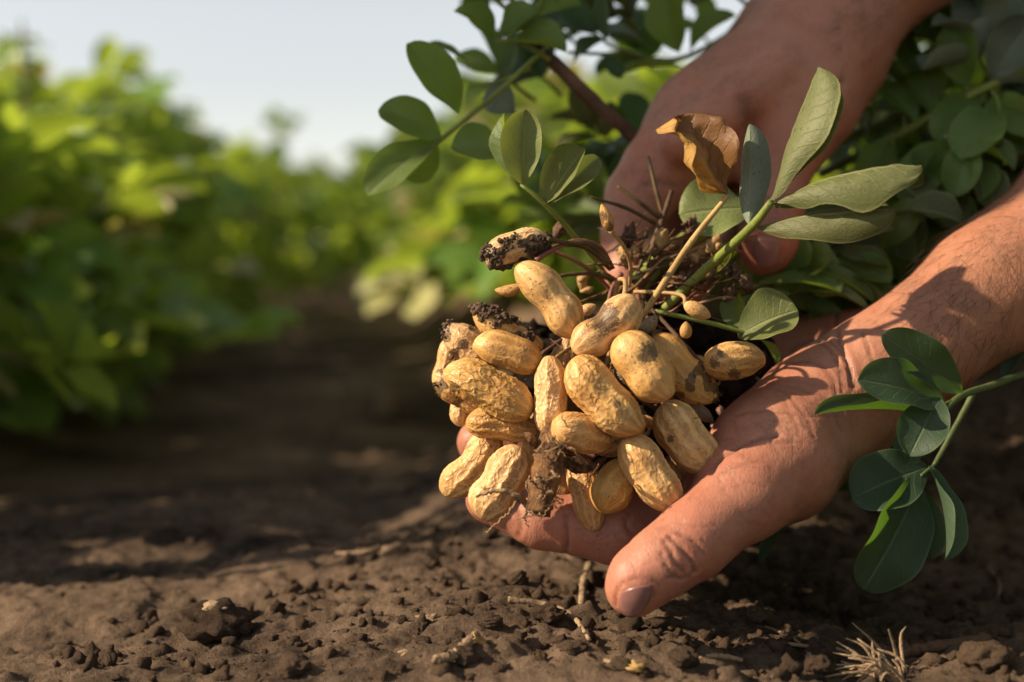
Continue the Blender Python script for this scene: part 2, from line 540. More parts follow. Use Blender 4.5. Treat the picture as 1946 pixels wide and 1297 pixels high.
def skin_mat():
    m, nt, p, out = new_mat("skin"); b = NB(nt)
    tc = coords(b); pos = b.n("ShaderNodeNewGeometry").outputs["Position"]
    a = b.noise(pos, 38, 4, 0.6)
    col = b.ramp(a, [(0.30, (0.29, 0.108, 0.064)), (0.52, (0.37, 0.156, 0.098)), (0.74, (0.43, 0.200, 0.132))])
    red = b.n("ShaderNodeAttribute", attribute_name="red").outputs["Fac"]
    col = b.mix(b.math('MULTIPLY', red, 0.75), col, (0.40, 0.125, 0.085))
    tan = b.n("ShaderNodeAttribute", attribute_name="tan").outputs["Fac"]
    col = b.mix(b.math('MULTIPLY', tan, 0.8), col, (0.33, 0.140, 0.072))
    fine = b.noise(pos, 260, 3, 0.7)
    col = b.mix(b.ramp(fine, [(0.45, 0.0), (0.75, 0.25)]), col, (0.36, 0.13, 0.08))
    # soil grime in the creases and in a few specks
    cre = b.n("ShaderNodeAttribute", attribute_name="crease").outputs["Fac"]
    col = b.mix(b.math('MULTIPLY', cre, 0.75), col, (0.16, 0.065, 0.04))
    spk = b.ramp(b.noise(pos, 420, 2, 0.5), [(0.735, 0.0), (0.77, 1.0)])
    col = b.mix(b.math('MULTIPLY', spk, 0.7), col, (0.09, 0.045, 0.03))
    grime = b.math('MULTIPLY', b.ramp(b.noise(pos, 75, 6, 0.75), [(0.47, 0.0), (0.66, 1.0)]), b.ramp(b.noise(pos, 900, 4, 0.8), [(0.38, 0.0), (0.62, 1.0)]))
    col = b.mix(b.math('MULTIPLY', grime, 0.8), col, (0.13, 0.07, 0.042))
    vein_ = b.ramp(b.noise(pos, 520, 3, 0.6), [(0.35, 0.0), (0.65, 1.0)])
    col = b.mix(b.math('MULTIPLY', vein_, 0.16), col, (0.52, 0.28, 0.19))
    b.l(col, p.inputs["Base Color"])
    p.inputs["Roughness"].default_value = 0.50
    p.inputs["Specular IOR Level"].default_value = 0.38
    p.inputs["Subsurface Weight"].default_value = 0.22
    p.inputs["Subsurface Radius"].default_value = (0.0042, 0.0013, 0.0007)
    p.inputs["Subsurface Scale"].default_value = 1.0
    rot = b.n("ShaderNodeMapping"); b.l(pos, rot.inputs[0])
    rot.inputs["Rotation"].default_value = (0.1, math.radians(40), 0.2)
    rot.inputs["Scale"].default_value = (1.0, 0.35, 0.30)
    lines = b.noise(rot.outputs[0], 1500, 4, 0.7, 0.2)
    pores = b.voro(pos, 1500)
    big = b.noise(pos, 130, 3, 0.5)
    cracks = b.ramp(b.voro(rot.outputs[0], 700, 'DISTANCE_TO_EDGE'), [(0.0, 0.0), (0.12, 1.0)])
    h = b.math('ADD', b.math('MULTIPLY', lines, 0.55), b.math('ADD', b.math('MULTIPLY', pores, 0.35), b.math('ADD', b.math('MULTIPLY', big, 0.9), b.math('MULTIPLY', cracks, 0.18))))
    b.l(b.bump(h, 0.5, 0.00028), p.inputs["Normal"])
    return m


M_SKIN = skin_mat()
M_NAIL = plain_mat("nail", (0.15, 0.070, 0.063), (0.26, 0.13, 0.115), 90, 0.30, 0.15, 0.0002, spec=0.5, sss=0.1)
M_NAIL_PALE = plain_mat("pale_nail", (0.27, 0.12, 0.10), (0.36, 0.17, 0.14), 90, 0.35, 0.15, 0.0002, spec=0.5, sss=0.1)
M_HAIR = plain_mat("dark_hair", (0.030, 0.017, 0.010), (0.075, 0.040, 0.022), 50, 0.4, 0.0)

# ------------------------------------------------------------------ ground
ROWA = (740.0 - 973.0) / FPX         # the crop rows run along x = ROWA * y + offset


def ground_h(x, y, fine=True):
    x = np.asarray(x, float); y = np.asarray(y, float)
    rel = x - ROWA * y
    R = sstep(-0.05, 0.07, rel - 0.09 * sstep(0.5, 0.9, y) + 0.02 * np.sin(y * 9))
    drop = sstep(0.44, 0.95, y + 0.03 * np.sin(x * 23 + 1.0))
    z = -0.040 * drop * (1 - R)
    z = z + 0.004 * np.exp(-((y - 0.455) / 0.03) ** 2) * (1 - R) * (0.4 + 0.6 * np.sin(x * 17 + 2.2))
    z = z + R * (0.045 * sstep(0.40, 0.62, y)) * (1 + 0.4 * sstep(0.05, 0.25, rel))
    z = z + 0.010 * np.exp(-((x - 0.03) / 0.06) ** 2 - ((y - 0.50) / 0.06) ** 2)
    far = sstep(0.5, 0.9, y)
    z = z + far * 0.030 * np.exp(-((rel + 0.42) / 0.18) ** 2)
    z = z + sstep(0.25, 0.6, -rel) * (1 - far) * 0.02
    z = z + 0.022 * fbm(x * 7, y * 7, 1, 3)
    z = z + 0.009 * fbm(x * 26, y * 26, 5, 3)
    if fine:
        near = 1 - sstep(1.2, 3.0, np.hypot(x, y))
        wx = x + 0.004 * fbm(x * 90, y * 90, 40, 2); wy = y + 0.004 * fbm(x * 90, y * 90, 44, 2)
        lump_ = sstep(-0.12, 0.10, rel + 0.12 * fbm(x * 9, y * 9, 60, 2) + 0.01)   # crumblier to the right
        f1, f2, iv = cells(wx * 85, wy * 85, 20)
        z = z + near * 0.0018 * sstep(0.0, 0.45, f2 - f1) * np.clip(1.1 - f1, 0, 1) * iv * lump_
        f1, f2, iv = cells(wx * 210, wy * 210, 30)
        z = z + near * 0.0013 * sstep(0.0, 0.5, f2 - f1) * np.clip(1.1 - f1, 0, 1) * iv * (0.35 + 0.65 * lump_)
        f1, f2, iv = cells(wx * 430, wy * 430, 36)
        z = z + near * 0.0009 * sstep(0.0, 0.5, f2 - f1) * iv
        z = z + near * 0.0042 * fbm(x * 150, y * 150, 12, 5) + near * 0.006 * np.abs(fbm(x * 60, y * 60, 16, 4))
    return z


def axis_pts(a, b, step, lo, hi, grow):
    core = np.arange(a, b + step / 2, step)
    l, s, p = [], step, a
    while p > lo:
        s *= grow; p -= s; l.append(p)
    r, s, p = [], step, b
    while p < hi:
        s *= grow; p += s; r.append(p)
    return np.concatenate([l[::-1], core, r])


gx = axis_pts(-0.20, 0.22, 0.0011, -250, 250, 1.07)
gy = axis_pts(0.24, 0.60, 0.0011, -60, 400, 1.045)
GX, GY = np.meshgrid(gx, gy)
GZ = ground_h(GX, GY)
nx_, ny_ = len(gx), len(gy)
ii = np.arange(ny_ - 1)[:, None] * nx_; jj = np.arange(nx_ - 1)[None]
GF = np.stack([ii + jj, ii + jj + 1, ii + nx_ + jj + 1, ii + nx_ + jj], -1).reshape(-1, 4)
ground = link("ground", make_mesh("ground", np.stack([GX, GY, GZ], -1).reshape(-1, 3), GF), M_SOIL, kind="structure",
              label="bare brown crumbly field soil")

# loose crumbs lying on the soil (uncountable)
geos = []
g = np.random.default_rng(3)
cx_ = np.concatenate([g.uniform(-0.14, 0.21, 7600), g.uniform(-0.35, 0.3, 900)]); cy_ = np.concatenate([g.uniform(0.29, 0.52, 7600), g.uniform(0.3, 1.3, 900)])
keep_ = (np.arange(len(cx_)) >= 7600) | (fbm(cx_ * 14, cy_ * 14, 70, 2) + cx_ * 0.9 > -0.06 + 0.10 * (g.random(len(cx_)) - 0.5))
cx_, cy_ = cx_[keep_], cy_[keep_]; cz_ = ground_h(cx_, cy_)
LUMPS = [lump(1.0, 1000 + k, 1, 0.6) for k in range(60)] + [lump(1.0, 1100 + k, 0, 0.6) for k in range(60)]
for k in range(len(cx_)):
    r = 0.00022 + 0.0022 * g.random() ** 10
    V, F = LUMPS[k % 60 + (60 if r < 0.0007 else 0)]
    a = g.random() * 6.283; ca, sa = math.cos(a), math.sin(a)
    W_ = V * r
    W_ = np.stack([W_[:, 0] * ca - W_[:, 1] * sa, W_[:, 0] * sa + W_[:, 1] * ca, W_[:, 2]], -1)
    geos.append((W_ + [cx_[k], cy_[k], cz_[k] + r * 0.3], F))
V, F = join(geos)
link("soil_crumbs", make_mesh("soil_crumbs", V, F, smooth=False), M_CLOD, kind="stuff", label="small loose crumbs of soil strewn on the ground")

# clods one can pick out
CLODS = [  # px, py, radius px, label
    (405, 1212, 62, "rounded soil clod with a pale top alone on the smooth soil"),
    (462, 1205, 26, "small clod leaning against the larger rounded clod"),
    (560, 1282, 34, "low clod at the bottom edge below the rounded clod"),
    (1040, 1178, 26, "clod just above the pale curved twig"),
    (930, 1190, 24, "clod beside the end of the pale curved twig"),
    (985, 1110, 22, "clod under the fingertips of the cupped hand"),
    (880, 1258, 30, "clod beside the dry woody stick on the soil"),
    (1300, 1262, 30, "clod below the thumb at the bottom edge"),
    (1555, 1275, 26, "clod to the near side of the dry root tuft"),
    (1870, 1268, 52, "largest clod beside the dark half-buried stick"),
    (1790, 1180, 26, "clod in the shade behind the dark half-buried stick"),
    (1180, 1272, 22, "small clod near the yellowish dry flake"),
    (1090, 1240, 20, "small clod beside the lower end of the pale curved twig"),
    (800, 1205, 20, "small clod in the crumbly patch left of the curved twig"),
    (1440, 1180, 22, "clod in the shade of the thumb"),
]


def ground_hit(px, py):
    """where the view ray of a pixel meets the ground"""
    ds = np.linspace(0.25, 9, 7000)
    P = CAM + (at(px, py, 1.0) - CAM)[None] * ds[:, None]
    below = P[:, 2] < ground_h(P[:, 0], P[:, 1])
    i = int(np.argmax(below)) if below.any() else len(ds) - 1
    return P[i], ds[i]


for k, (px, py, r, lab) in enumerate(CLODS):
    P, d = ground_hit(px, py)
    rr = ppx(r, d)
    V, F = lump(rr, 50 + k, 3, 0.22)
    n_ = fbm(V[:, 0] / rr * 3 + k, V[:, 1] / rr * 3 + V[:, 2] / rr * 2, 3, 4)
    V = V * (1 + 0.22 * n_)[:, None]
    V[:, 2] *= 0.62
    o = link("soil_clod", make_mesh("soil_clod", V, F), M_CLOD, label=lab, category="clod", group="clods on the soil")
    o.location = P + np.array([0, 0, rr * 0.42])
    if k == 0:
        v2, f2_ = lump(rr * 0.42, 71, 3, 0.2)
        chip = link("pale_top", make_mesh("pale_top", v2 * [1.3, 0.8, 0.5] + [rr * 0.1, 0, rr * 0.52], f2_), M_LITTER, o)  # paler lump set on top of the clod

# ------------------------------------------------------------------ signed-distance hands
def roundcone(P, a, b, r1, r2):
    ba = b - a; L = float(np.sqrt(ba @ ba)); u = ba / L
    k = np.float32((r1 - r2) / L); c = np.float32(math.sqrt(max(0.0, 1 - k * k)))
    pa = P - a.astype(np.float32)
    y = pa @ u.astype(np.float32)
    x = np.sqrt(np.maximum(np.einsum('ij,ij->i', pa, pa) - y * y, 0))
    q = c * y - k * x
    d = c * x + k * y - np.float32(r1)
    lo = q < 0; hi = q > c * L
    d[lo] = np.hypot(x[lo], y[lo]) - r1
    d[hi] = np.hypot(x[hi], y[hi] - L) - r2
    return d


def smin(a, b, k):
    h = np.maximum(k - np.abs(a - b), 0) / k
    return np.minimum(a, b) - h * h * h * k / 6.0


class SDF:
    """groups: list of (k_join, k_inner, [chains]); chain: list of (px,py,d,r_px)"""
    def __init__(s, groups):
        s.groups = []
        lo, hi = [], []
        for kj, ki, chains in groups:
            pr = []
            for ch in chains:
                pts = [(at(p[0], p[1], p[2]), ppx(p[3], p[2])) for p in ch]
                for (a, ra), (b, rb) in zip(pts[:-1], pts[1:]):
                    pr.append((a, b, ra, rb))
                    for q, r in ((a, ra), (b, rb)):
                        lo.append(q - r); hi.append(q + r)
            s.groups.append((kj, ki, pr))
        s.lo = np.min(lo, 0) - 0.006; s.hi = np.max(hi, 0) + 0.006

    def __call__(s, P):
        P = np.asarray(P, np.float32)
        tot = None
        for kj, ki, pr in s.groups:
            g_ = None
            for a, b, ra, rb in pr:
                d = roundcone(P, a, b, ra, rb)
                g_ = d if g_ is None else smin(g_, d, ki)
            tot = g_ if tot is None else smin(tot, g_, kj)
        return tot

    def grad(s, P, e=4e-4):
        G = np.stack([s(P + np.eye(3)[i] * e) for i in range(3)], -1) - s(P)[:, None]
        return G / (np.linalg.norm(G, axis=1)[:, None] + 1e-12)

    def hit(s, px, py, d0=0.30, d1=0.60):
        """first surface point along the pixel's ray"""
        px = np.atleast_1d(np.asarray(px, float)); py = np.atleast_1d(np.asarray(py, float))
        D = np.stack([RIGHT * ((x - 973) / FPX) + UP * (-(y - 648.5) / FPX) + FWD for x, y in zip(px, py)])
        t = np.full(len(px), d0)
        for _ in range(70):
            t = t + 0.8 * s(CAM + D * t[:, None])
            t = np.minimum(t, d1)
        return CAM + D * t[:, None], t < d1 - 1e-3


def surface_nets(f, h):
    lo, hi = f.lo, f.hi
    B = 4
    nb = np.ceil((hi - lo) / (h * B)).astype(int)
    dims = nb * B + 1
    vol = np.full(dims, 1.0, np.float32)
    bi = np.stack(np.meshgrid(*[np.arange(n) for n in nb], indexing='ij'), -1).reshape(-1, 3)
    cen = lo + (bi + 0.5) * h * B
    dc = np.concatenate([f(c) for c in np.array_split(cen, max(1, len(cen) // 200000))])
    # coarse sign fill
    sg = np.where(dc < 0, -1.0, 1.0).astype(np.float32).reshape(nb)
    vol[:-1, :-1, :-1] = np.repeat(np.repeat(np.repeat(sg, B, 0), B, 1), B, 2)
    act = bi[np.abs(dc) < h * B * 1.35]
    loc = np.stack(np.meshgrid(*[np.arange(B + 1)] * 3, indexing='ij'), -1).reshape(-1, 3)
    for part in np.array_split(act, max(1, len(act) // 3000)):
        idx = (part[:, None] * B + loc[None]).reshape(-1, 3)
        vol[idx[:, 0], idx[:, 1], idx[:, 2]] = f(lo + idx * h)
    inside = vol < 0
    c = np.zeros(tuple(dims - 1), np.int8)
    for dx in (0, 1):
        for dy in (0, 1):
            for dz in (0, 1):
                c += inside[dx:dims[0] - 1 + dx, dy:dims[1] - 1 + dy, dz:dims[2] - 1 + dz]
    cellsA = np.argwhere((c > 0) & (c < 8))
    vid = np.full(tuple(dims - 1), -1, np.int32)
    vid[cellsA[:, 0], cellsA[:, 1], cellsA[:, 2]] = np.arange(len(cellsA))
    acc = np.zeros((len(cellsA), 3)); cnt = np.zeros(len(cellsA))
    corners = [(x, y, z) for x in (0, 1) for y in (0, 1) for z in (0, 1)]
    for A in corners:
        for ax in range(3):
            if A[ax]: continue
            Bc = list(A); Bc[ax] = 1
            ia = cellsA + A; ib = cellsA + Bc
            va = vol[ia[:, 0], ia[:, 1], ia[:, 2]]; vb = vol[ib[:, 0], ib[:, 1], ib[:, 2]]
            m = (va < 0) != (vb < 0)
            t = np.where(m, va / np.where(m, va - vb, 1), 0)
            pt = np.array(A)[None] + np.array(np.eye(3)[ax])[None] * t[:, None]
            acc[m] += pt[m]; cnt[m] += 1
    V = lo + (cellsA + acc / cnt[:, None]) * h
    F = []
    for ax in range(3):
        o1, o2 = [(1, 2), (2, 0), (0, 1)][ax]
        sl_a = [slice(None)] * 3; sl_b = [slice(None)] * 3
        sl_a[ax] = slice(0, -1); sl_b[ax] = slice(1, None)
        ia = inside[tuple(sl_a)]; ib = inside[tuple(sl_b)]
        e = np.argwhere(ia != ib)
        ok = (e[:, o1] > 0) & (e[:, o2] > 0) & (e[:, o1] < dims[o1] - 1) & (e[:, o2] < dims[o2] - 1)
        e = e[ok]
        flip = ib[e[:, 0], e[:, 1], e[:, 2]]
        u = np.zeros(3, int); u[o1] = 1
        w = np.zeros(3, int); w[o2] = 1
        q = [vid[tuple((e - d).T)] for d in (0 * u, u, u + w, w)]
        Q = np.stack(q, -1)
        Q[flip] = Q[flip][:, ::-1]
        F.append(Q)
    F = np.vstack(F)
    F = F[(F >= 0).all(1)]
    for _ in range(2):
        V = V - f.grad(V) * f(V)[:, None]
    return V, F


def seg_dist(P, poly):
    """distance in px of projected points to a polyline"""
    best = np.full(len(P), 1e9)
    poly = np.asarray(poly, float)
    lo = poly.min(0) - 60; hi = poly.max(0) + 60
    m = np.flatnonzero((P > lo).all(1) & (P < hi).all(1)); Q = P[m]; bq = np.full(len(m), 1e9)
    for a, b in zip(poly[:-1], poly[1:]):
        ba = b - a; t = np.clip(((Q - a) @ ba) / (ba @ ba), 0, 1)
        bq = np.minimum(bq, np.linalg.norm(Q - a - t[:, None] * ba, axis=1))
    best[m] = bq
    return best


def build_hand(name, f, vox, creases, reds, tans, props):
    V, F = surface_nets(f, vox)
    N = f.grad(V)
    uv, d = to_px(V)
    front = np.clip(-(N @ FWD) * 2.0 + 0.3, 0, 1)
    crease = np.zeros(len(V)); disp = np.zeros(len(V))
    for poly, wpx, depth in creases:
        S = spline(np.asarray(poly, float), 8 * len(poly))
        wob = 3.0 * np.sin(np.arange(len(S)) * 0.9)[:, None] * 0.3
        dist = seg_dist(uv, S + wob)
        g_ = np.exp(-(dist / wpx) ** 2) * front
        disp -= 0.6 * depth * g_
        disp += 0.6 * depth * 0.25 * np.exp(-((dist - 2.4 * wpx) / (1.3 * wpx)) ** 2) * front
        crease = np.maximum(crease, g_ * min(1, depth / 0.0006))
    disp += 0.0007 * fbm(uv[:, 0] / 60, uv[:, 1] / 60, 3, 3)
    V = V + N * disp[:, None]
    red = np.zeros(len(V)); tan = np.zeros(len(V))
    for x, y, r, s in reds: red = np.maximum(red, s * np.exp(-((uv[:, 0] - x) ** 2 + (uv[:, 1] - y) ** 2) / r ** 2))
    for x, y, r, s in tans: tan = np.maximum(tan, s * np.exp(-((uv[:, 0] - x) ** 2 + (uv[:, 1] - y) ** 2) / r ** 2))
    o = link(name, make_mesh(name, V, F, attrs={"crease": crease, "red": red, "tan": tan}), M_SKIN, **props)
    return o


def nail_on(f, hand, outline, mat, lift=0.0005):
    """outline: 4 px corners (base-left, base-right, tip-right, tip-left); rides on the finger surface"""
    A, B, C, D = [np.array(p, float) for p in outline]
    nu, nv = 15, 15
    pts = []
    for i in range(nv):
        v = i / (nv - 1)
        for j in range(nu):
            u = j / (nu - 1)
            # round the corners of the plate
            uu = u * 2 - 1; vv = v * 2 - 1
            ru = uu * math.sqrt(max(0, 1 - 0.34 * vv * vv)); rv = vv * math.sqrt(max(0, 1 - 0.34 * uu * uu))
            u2 = (ru + 1) / 2; v2 = (rv + 1) / 2
            p = (A * (1 - u2) + B * u2) * (1 - v2) + (D * (1 - u2) + C * u2) * v2
            pts.append(p)
    pts = np.array(pts)
    P, ok = f.hit(pts[:, 0], pts[:, 1])
    P = np.where(ok[:, None], P, np.array([at(x, y, float(np.mean(to_px(P[ok])[1]))) for x, y in pts]))
    for _ in range(8): P = P - f.grad(P) * f(P)[:, None]
    N = f.grad(P)
    U = np.tile(np.linspace(-1, 1, nu), nv); W = np.repeat(np.linspace(-1, 1, nv), nu)
    dome = (1 - U ** 2) * 0.0006
    top = P + N * (lift + dome)[:, None]
    bot = P - N * 0.0009
    n = nu * nv
    i = np.arange(nv - 1)[:, None] * nu; j = np.arange(nu - 1)[None]
    Ft = np.stack([i + j, i + nu + j, i + nu + j + 1, i + j + 1], -1).reshape(-1, 4)
    ring = list(range(nu)) + [k * nu + nu - 1 for k in range(1, nv)] + [(nv - 1) * nu + k for k in range(nu - 2, -1, -1)] + [k * nu for k in range(nv - 2, 0, -1)]
    ring = np.array(ring); nxt = np.roll(ring, -1)
    Fs = np.stack([ring, nxt, nxt + n, ring + n], -1)
    o = link("nail", make_mesh("nail", np.vstack([top, bot]), np.vstack([Ft, Fs])), mat, hand)
    return o


def hairs(f, hand, n, box, direction, length, seed, keep=None, name="arm_hair", rad=0.000046):
    g_ = np.random.default_rng(seed)
    x = g_.uniform(box[0], box[2], n); y = g_.uniform(box[1], box[3], n)
    P, ok = f.hit(x, y)
    if keep is not None: ok &= keep(x, y)
    P = P[ok]
    N = f.grad(P)
    D0 = unit(direction)
    geos = []
    for p, nn in zip(P, N):
        t = unit(D0 + g_.normal(size=3) * 0.35); t = unit(t - nn * (t @ nn))
        side = np.cross(nn, t)
        L = length * g_.uniform(0.5, 1.25); c = g_.normal() * 0.28
        s = np.linspace(0, 1, 6)[:, None]
        Q = p + t * (s * L) + side * (s * s * c * L) + nn * (np.sin(s * 2.6) * L * g_.uniform(0.06, 0.22) - 0.0002)
        geos.append(tube_geo(Q, np.linspace(rad, rad * 0.3, 6), 3))
    V, F = join(geos)
    link(name, make_mesh(name, V, F), M_HAIR, hand, kind="stuff")


# ---- the cupped hand: palm up, thumb towards the camera
HAND = SDF([
    # forearm and wrist: two bones side by side plus the flesh between
    (0.010, 0.016, [
        [(1668, 714, 0.398, 100), (1760, 648, 0.402, 96), (1880, 555, 0.408, 112), (2100, 400, 0.42, 142), (2500, 130, 0.45, 190)],
        [(1650, 708, 0.432, 88), (1760, 640, 0.434, 90), (1880, 548, 0.438, 114), (2100, 395, 0.45, 146), (2500, 110, 0.48, 185)],
    ]),
    # palm
    (0.016, 0.014, [
        [(1650, 725, 0.400, 98), (1560, 790, 0.396, 112), (1470, 870, 0.385, 112), (1400, 925, 0.375, 88)],      # thenar
        [(1600, 692, 0.438, 92), (1540, 706, 0.446, 94), (1450, 790, 0.450, 84), (1320, 885, 0.452, 66)],        # hypothenar edge
        [(1600, 760, 0.420, 92), (1480, 850, 0.424, 88), (1330, 930, 0.418, 78)],
        [(1600, 780, 0.410, 88), (1450, 900, 0.402, 88), (1300, 965, 0.392, 76)],
    ]),
    # fingers, index nearest
    (0.007, 0.003, [
        [(1330, 960, 0.392, 72), (1175, 1003, 0.384, 70), (1030, 987, 0.386, 56), (940, 955, 0.390, 42), (925, 950, 0.390, 39)],
        [(1330, 935, 0.414, 70), (1150, 955, 0.412, 66), (1000, 905, 0.412, 54), (915, 845, 0.412, 40), (908, 838, 0.412, 38)],
        [(1310, 915, 0.436, 64), (1140, 920, 0.438, 58), (1000, 865, 0.438, 48), (935, 815, 0.437, 38)],
        [(1320, 890, 0.454, 58), (1180, 880, 0.458, 50), (1070, 830, 0.458, 42), (1000, 790, 0.456, 34)],
    ]),
    # thumb
    (0.009, 0.006, [
        [(1490, 872, 0.376, 102), (1416, 942, 0.366, 82), (1350, 998, 0.360, 67), (1312, 1030, 0.357, 69), (1256, 1070, 0.354, 61), (1216, 1102, 0.353, 55), (1202, 1119, 0.353, 49)],
    ]),
])
CREASES_A = [
    # thumb knuckle folds
    ([(1262, 1030), (1274, 1045), (1282, 1068), (1300, 1086)], 3.2, 0.0011),
    ([(1272, 1022), (1296, 1043), (1312, 1064), (1322, 1084)], 3.4, 0.0014),
    ([(1288, 1014), (1318, 1030), (1338, 1052)], 3.0, 0.0010),
    ([(1255, 1052), (1270, 1082), (1288, 1098)], 2.6, 0.0007),
    ([(1268, 1096), (1300, 1098), (1320, 1086)], 2.6, 0.0008),
    ([(1170, 1150), (1172, 1125), (1186, 1108), (1212, 1100), (1240, 1103), (1252, 1112)], 2.4, 0.0006),
    # wrist folds
    ([(1590, 588), (1592, 640), (1612, 690), (1624, 735)], 4.0, 0.0012),
    ([(1560, 640), (1598, 668), (1612, 705), (1618, 742)], 3.2, 0.0009),
    ([(1640, 635), (1655, 675), (1664, 700)], 3.0, 0.0007),
    ([(1500, 668), (1540, 648), (1572, 662), (1596, 700), (1600, 745)], 3.4, 0.0008),
    ([(1500, 690), (1545, 690), (1580, 715), (1592, 760)], 3.0, 0.0006),
    # palm lines
    ([(1352, 900), (1372, 870), (1420, 842), (1478, 826)], 4.0, 0.0011),
    ([(1372, 898), (1410, 884), (1450, 878)], 2.6, 0.0004),
    ([(1400, 790), (1450, 782), (1530, 790)], 3.0, 0.0004),
    ([(1480, 735), (1530, 790), (1545, 830)], 2.6, 0.0004),
    ([(1375, 760), (1420, 735), (1480, 732), (1540, 745)], 2.6, 0.0003),
    # finger joints
    ([(1075, 980), (1078, 1020), (1074, 1062)], 4.0, 0.0009),
    ([(985, 975), (990, 1000), (985, 1018)], 3.6, 0.0005),
    ([(1196, 975), (1190, 1000), (1200, 1018)], 3.6, 0.0007),
]
for k in range(26):                       # fine drying lines across the thumb side and wrist
    cx = 1300 + 330 * nrng.random(); cy = 980 - (cx - 1300) * 0.75 + nrng.normal() * 45
    a = nrng.uniform(-0.2, 0.25) if k % 2 else nrng.uniform(0.9, 1.5)
    L = nrng.uniform(18, 42)
    CREASES_A.append(([(cx - L * math.cos(a), cy - L * math.sin(a)), (cx, cy + nrng.normal() * 3), (cx + L * math.cos(a), cy + L * math.sin(a))], 2.2, 0.00028))
hand = build_hand("hand", HAND, 0.00080, CREASES_A,
                  [(1200, 1080, 70, 0.7), (1290, 1040, 60, 0.6), (1120, 1030, 130, 0.55), (930, 960, 60, 0.6), (1370, 870, 80, 0.35), (900, 840, 50, 0.8), (1290, 960, 60, 0.6)],
                  [(1900, 560, 190, 1.0), (1760, 690, 120, 0.6)],
                  dict(label="open cupped hand holding the peanuts from below, thumb towards the camera", category="hand"))
nail_on(HAND, hand, [(1176, 1122), (1246, 1106), (1226, 1160), (1184, 1172)], M_NAIL)
hairs(HAND, hand, 620, (1650, 300, 1946, 760), at(1720, 640, 0.4) - at(1900, 520, 0.4) + UP * -0.02, 0.0105, 11,
      keep=lambda x, y: (x > 1690) & (np.random.default_rng(2).random(len(x)) < np.clip((x - 1640) / 170, 0.15, 1)))

# ---- the hand gripping the stems behind
HAND2 = SDF([
    (0.012, 0.020, [
        [(2250, -330, 0.47, 160), (1850, -165, 0.465, 122), (1690, -62, 0.462, 98), (1570, 50, 0.458, 98), (1540, 120, 0.458, 104)],
        [(2250, -320, 0.50, 160), (1850, -150, 0.495, 118), (1650, -40, 0.488, 98), (1530, 70, 0.484, 100)],
    ]),
    (0.016, 0.014, [
        [(1550, 90, 0.458, 112), (1440, 180, 0.452, 112), (1345, 235, 0.447, 98), (1310, 268, 0.444, 84)],
        [(1560, 110, 0.462, 110), (1500, 200, 0.452, 100), (1478, 270, 0.444, 72)],
        [(1520, 60, 0.485, 105), (1400, 200, 0.482, 100), (1330, 270, 0.476, 82)],
        [(1480, 120, 0.433, 24), (1400, 190, 0.429, 26), (1330, 245, 0.426, 32), (1300, 270, 0.424, 38)],
    ]),
    (0.007, 0.003, [
        [(1318, 262, 0.444, 84), (1255, 325, 0.440, 74), (1215, 378, 0.436, 66), (1192, 450, 0.428, 50), (1190, 520, 0.422, 40), (1194, 560, 0.420, 34)],
        [(1335, 290, 0.474, 76), (1270, 385, 0.474, 66), (1255, 470, 0.460, 48), (1258, 540, 0.448, 38)],
        [(1370, 310, 0.490, 72), (1320, 410, 0.490, 60), (1310, 490, 0.476, 46), (1312, 545, 0.466, 38)],
    ]),
    (0.012, 0.006, [
        [(1520, 200, 0.450, 92), (1486, 285, 0.442, 64), (1474, 350, 0.437, 54), (1470, 400, 0.434, 53), (1460, 455, 0.432, 55), (1455, 472, 0.432, 50)],
    ]),
])
hand2 = build_hand("hand", HAND2, 0.0013, [
    ([(1415, 190), (1428, 240), (1425, 300)], 16, 0.0018),
    ([(1225, 350), (1250, 345), (1280, 352)], 6, 0.0007),
    ([(1560, 225), (1585, 190), (1600, 150)], 6, 0.0008),
    ([(1540, 250), (1570, 220), (1590, 190)], 5, 0.0006),
    ([(1440, 372), (1475, 380), (1505, 372)], 5, 0.0008),
], [(1250, 330, 110, 0.6), (1460, 470, 70, 0.9), (1420, 250, 90, 0.5), (1190, 450, 80, 0.5)],
    [(1780, -20, 150, 0.9)],
    dict(label="hand reaching down from above, gripping the plant stems between thumb and fingers", category="hand"))
nail_on(HAND2, hand2, [(1428, 452), (1486, 452), (1480, 506), (1436, 506)], M_NAIL_PALE, 0.0003)
hairs(HAND2, hand2, 150, (1600, -20, 1830, 120), at(1640, 60, 0.45) - at(1800, -40, 0.45), 0.008, 21)

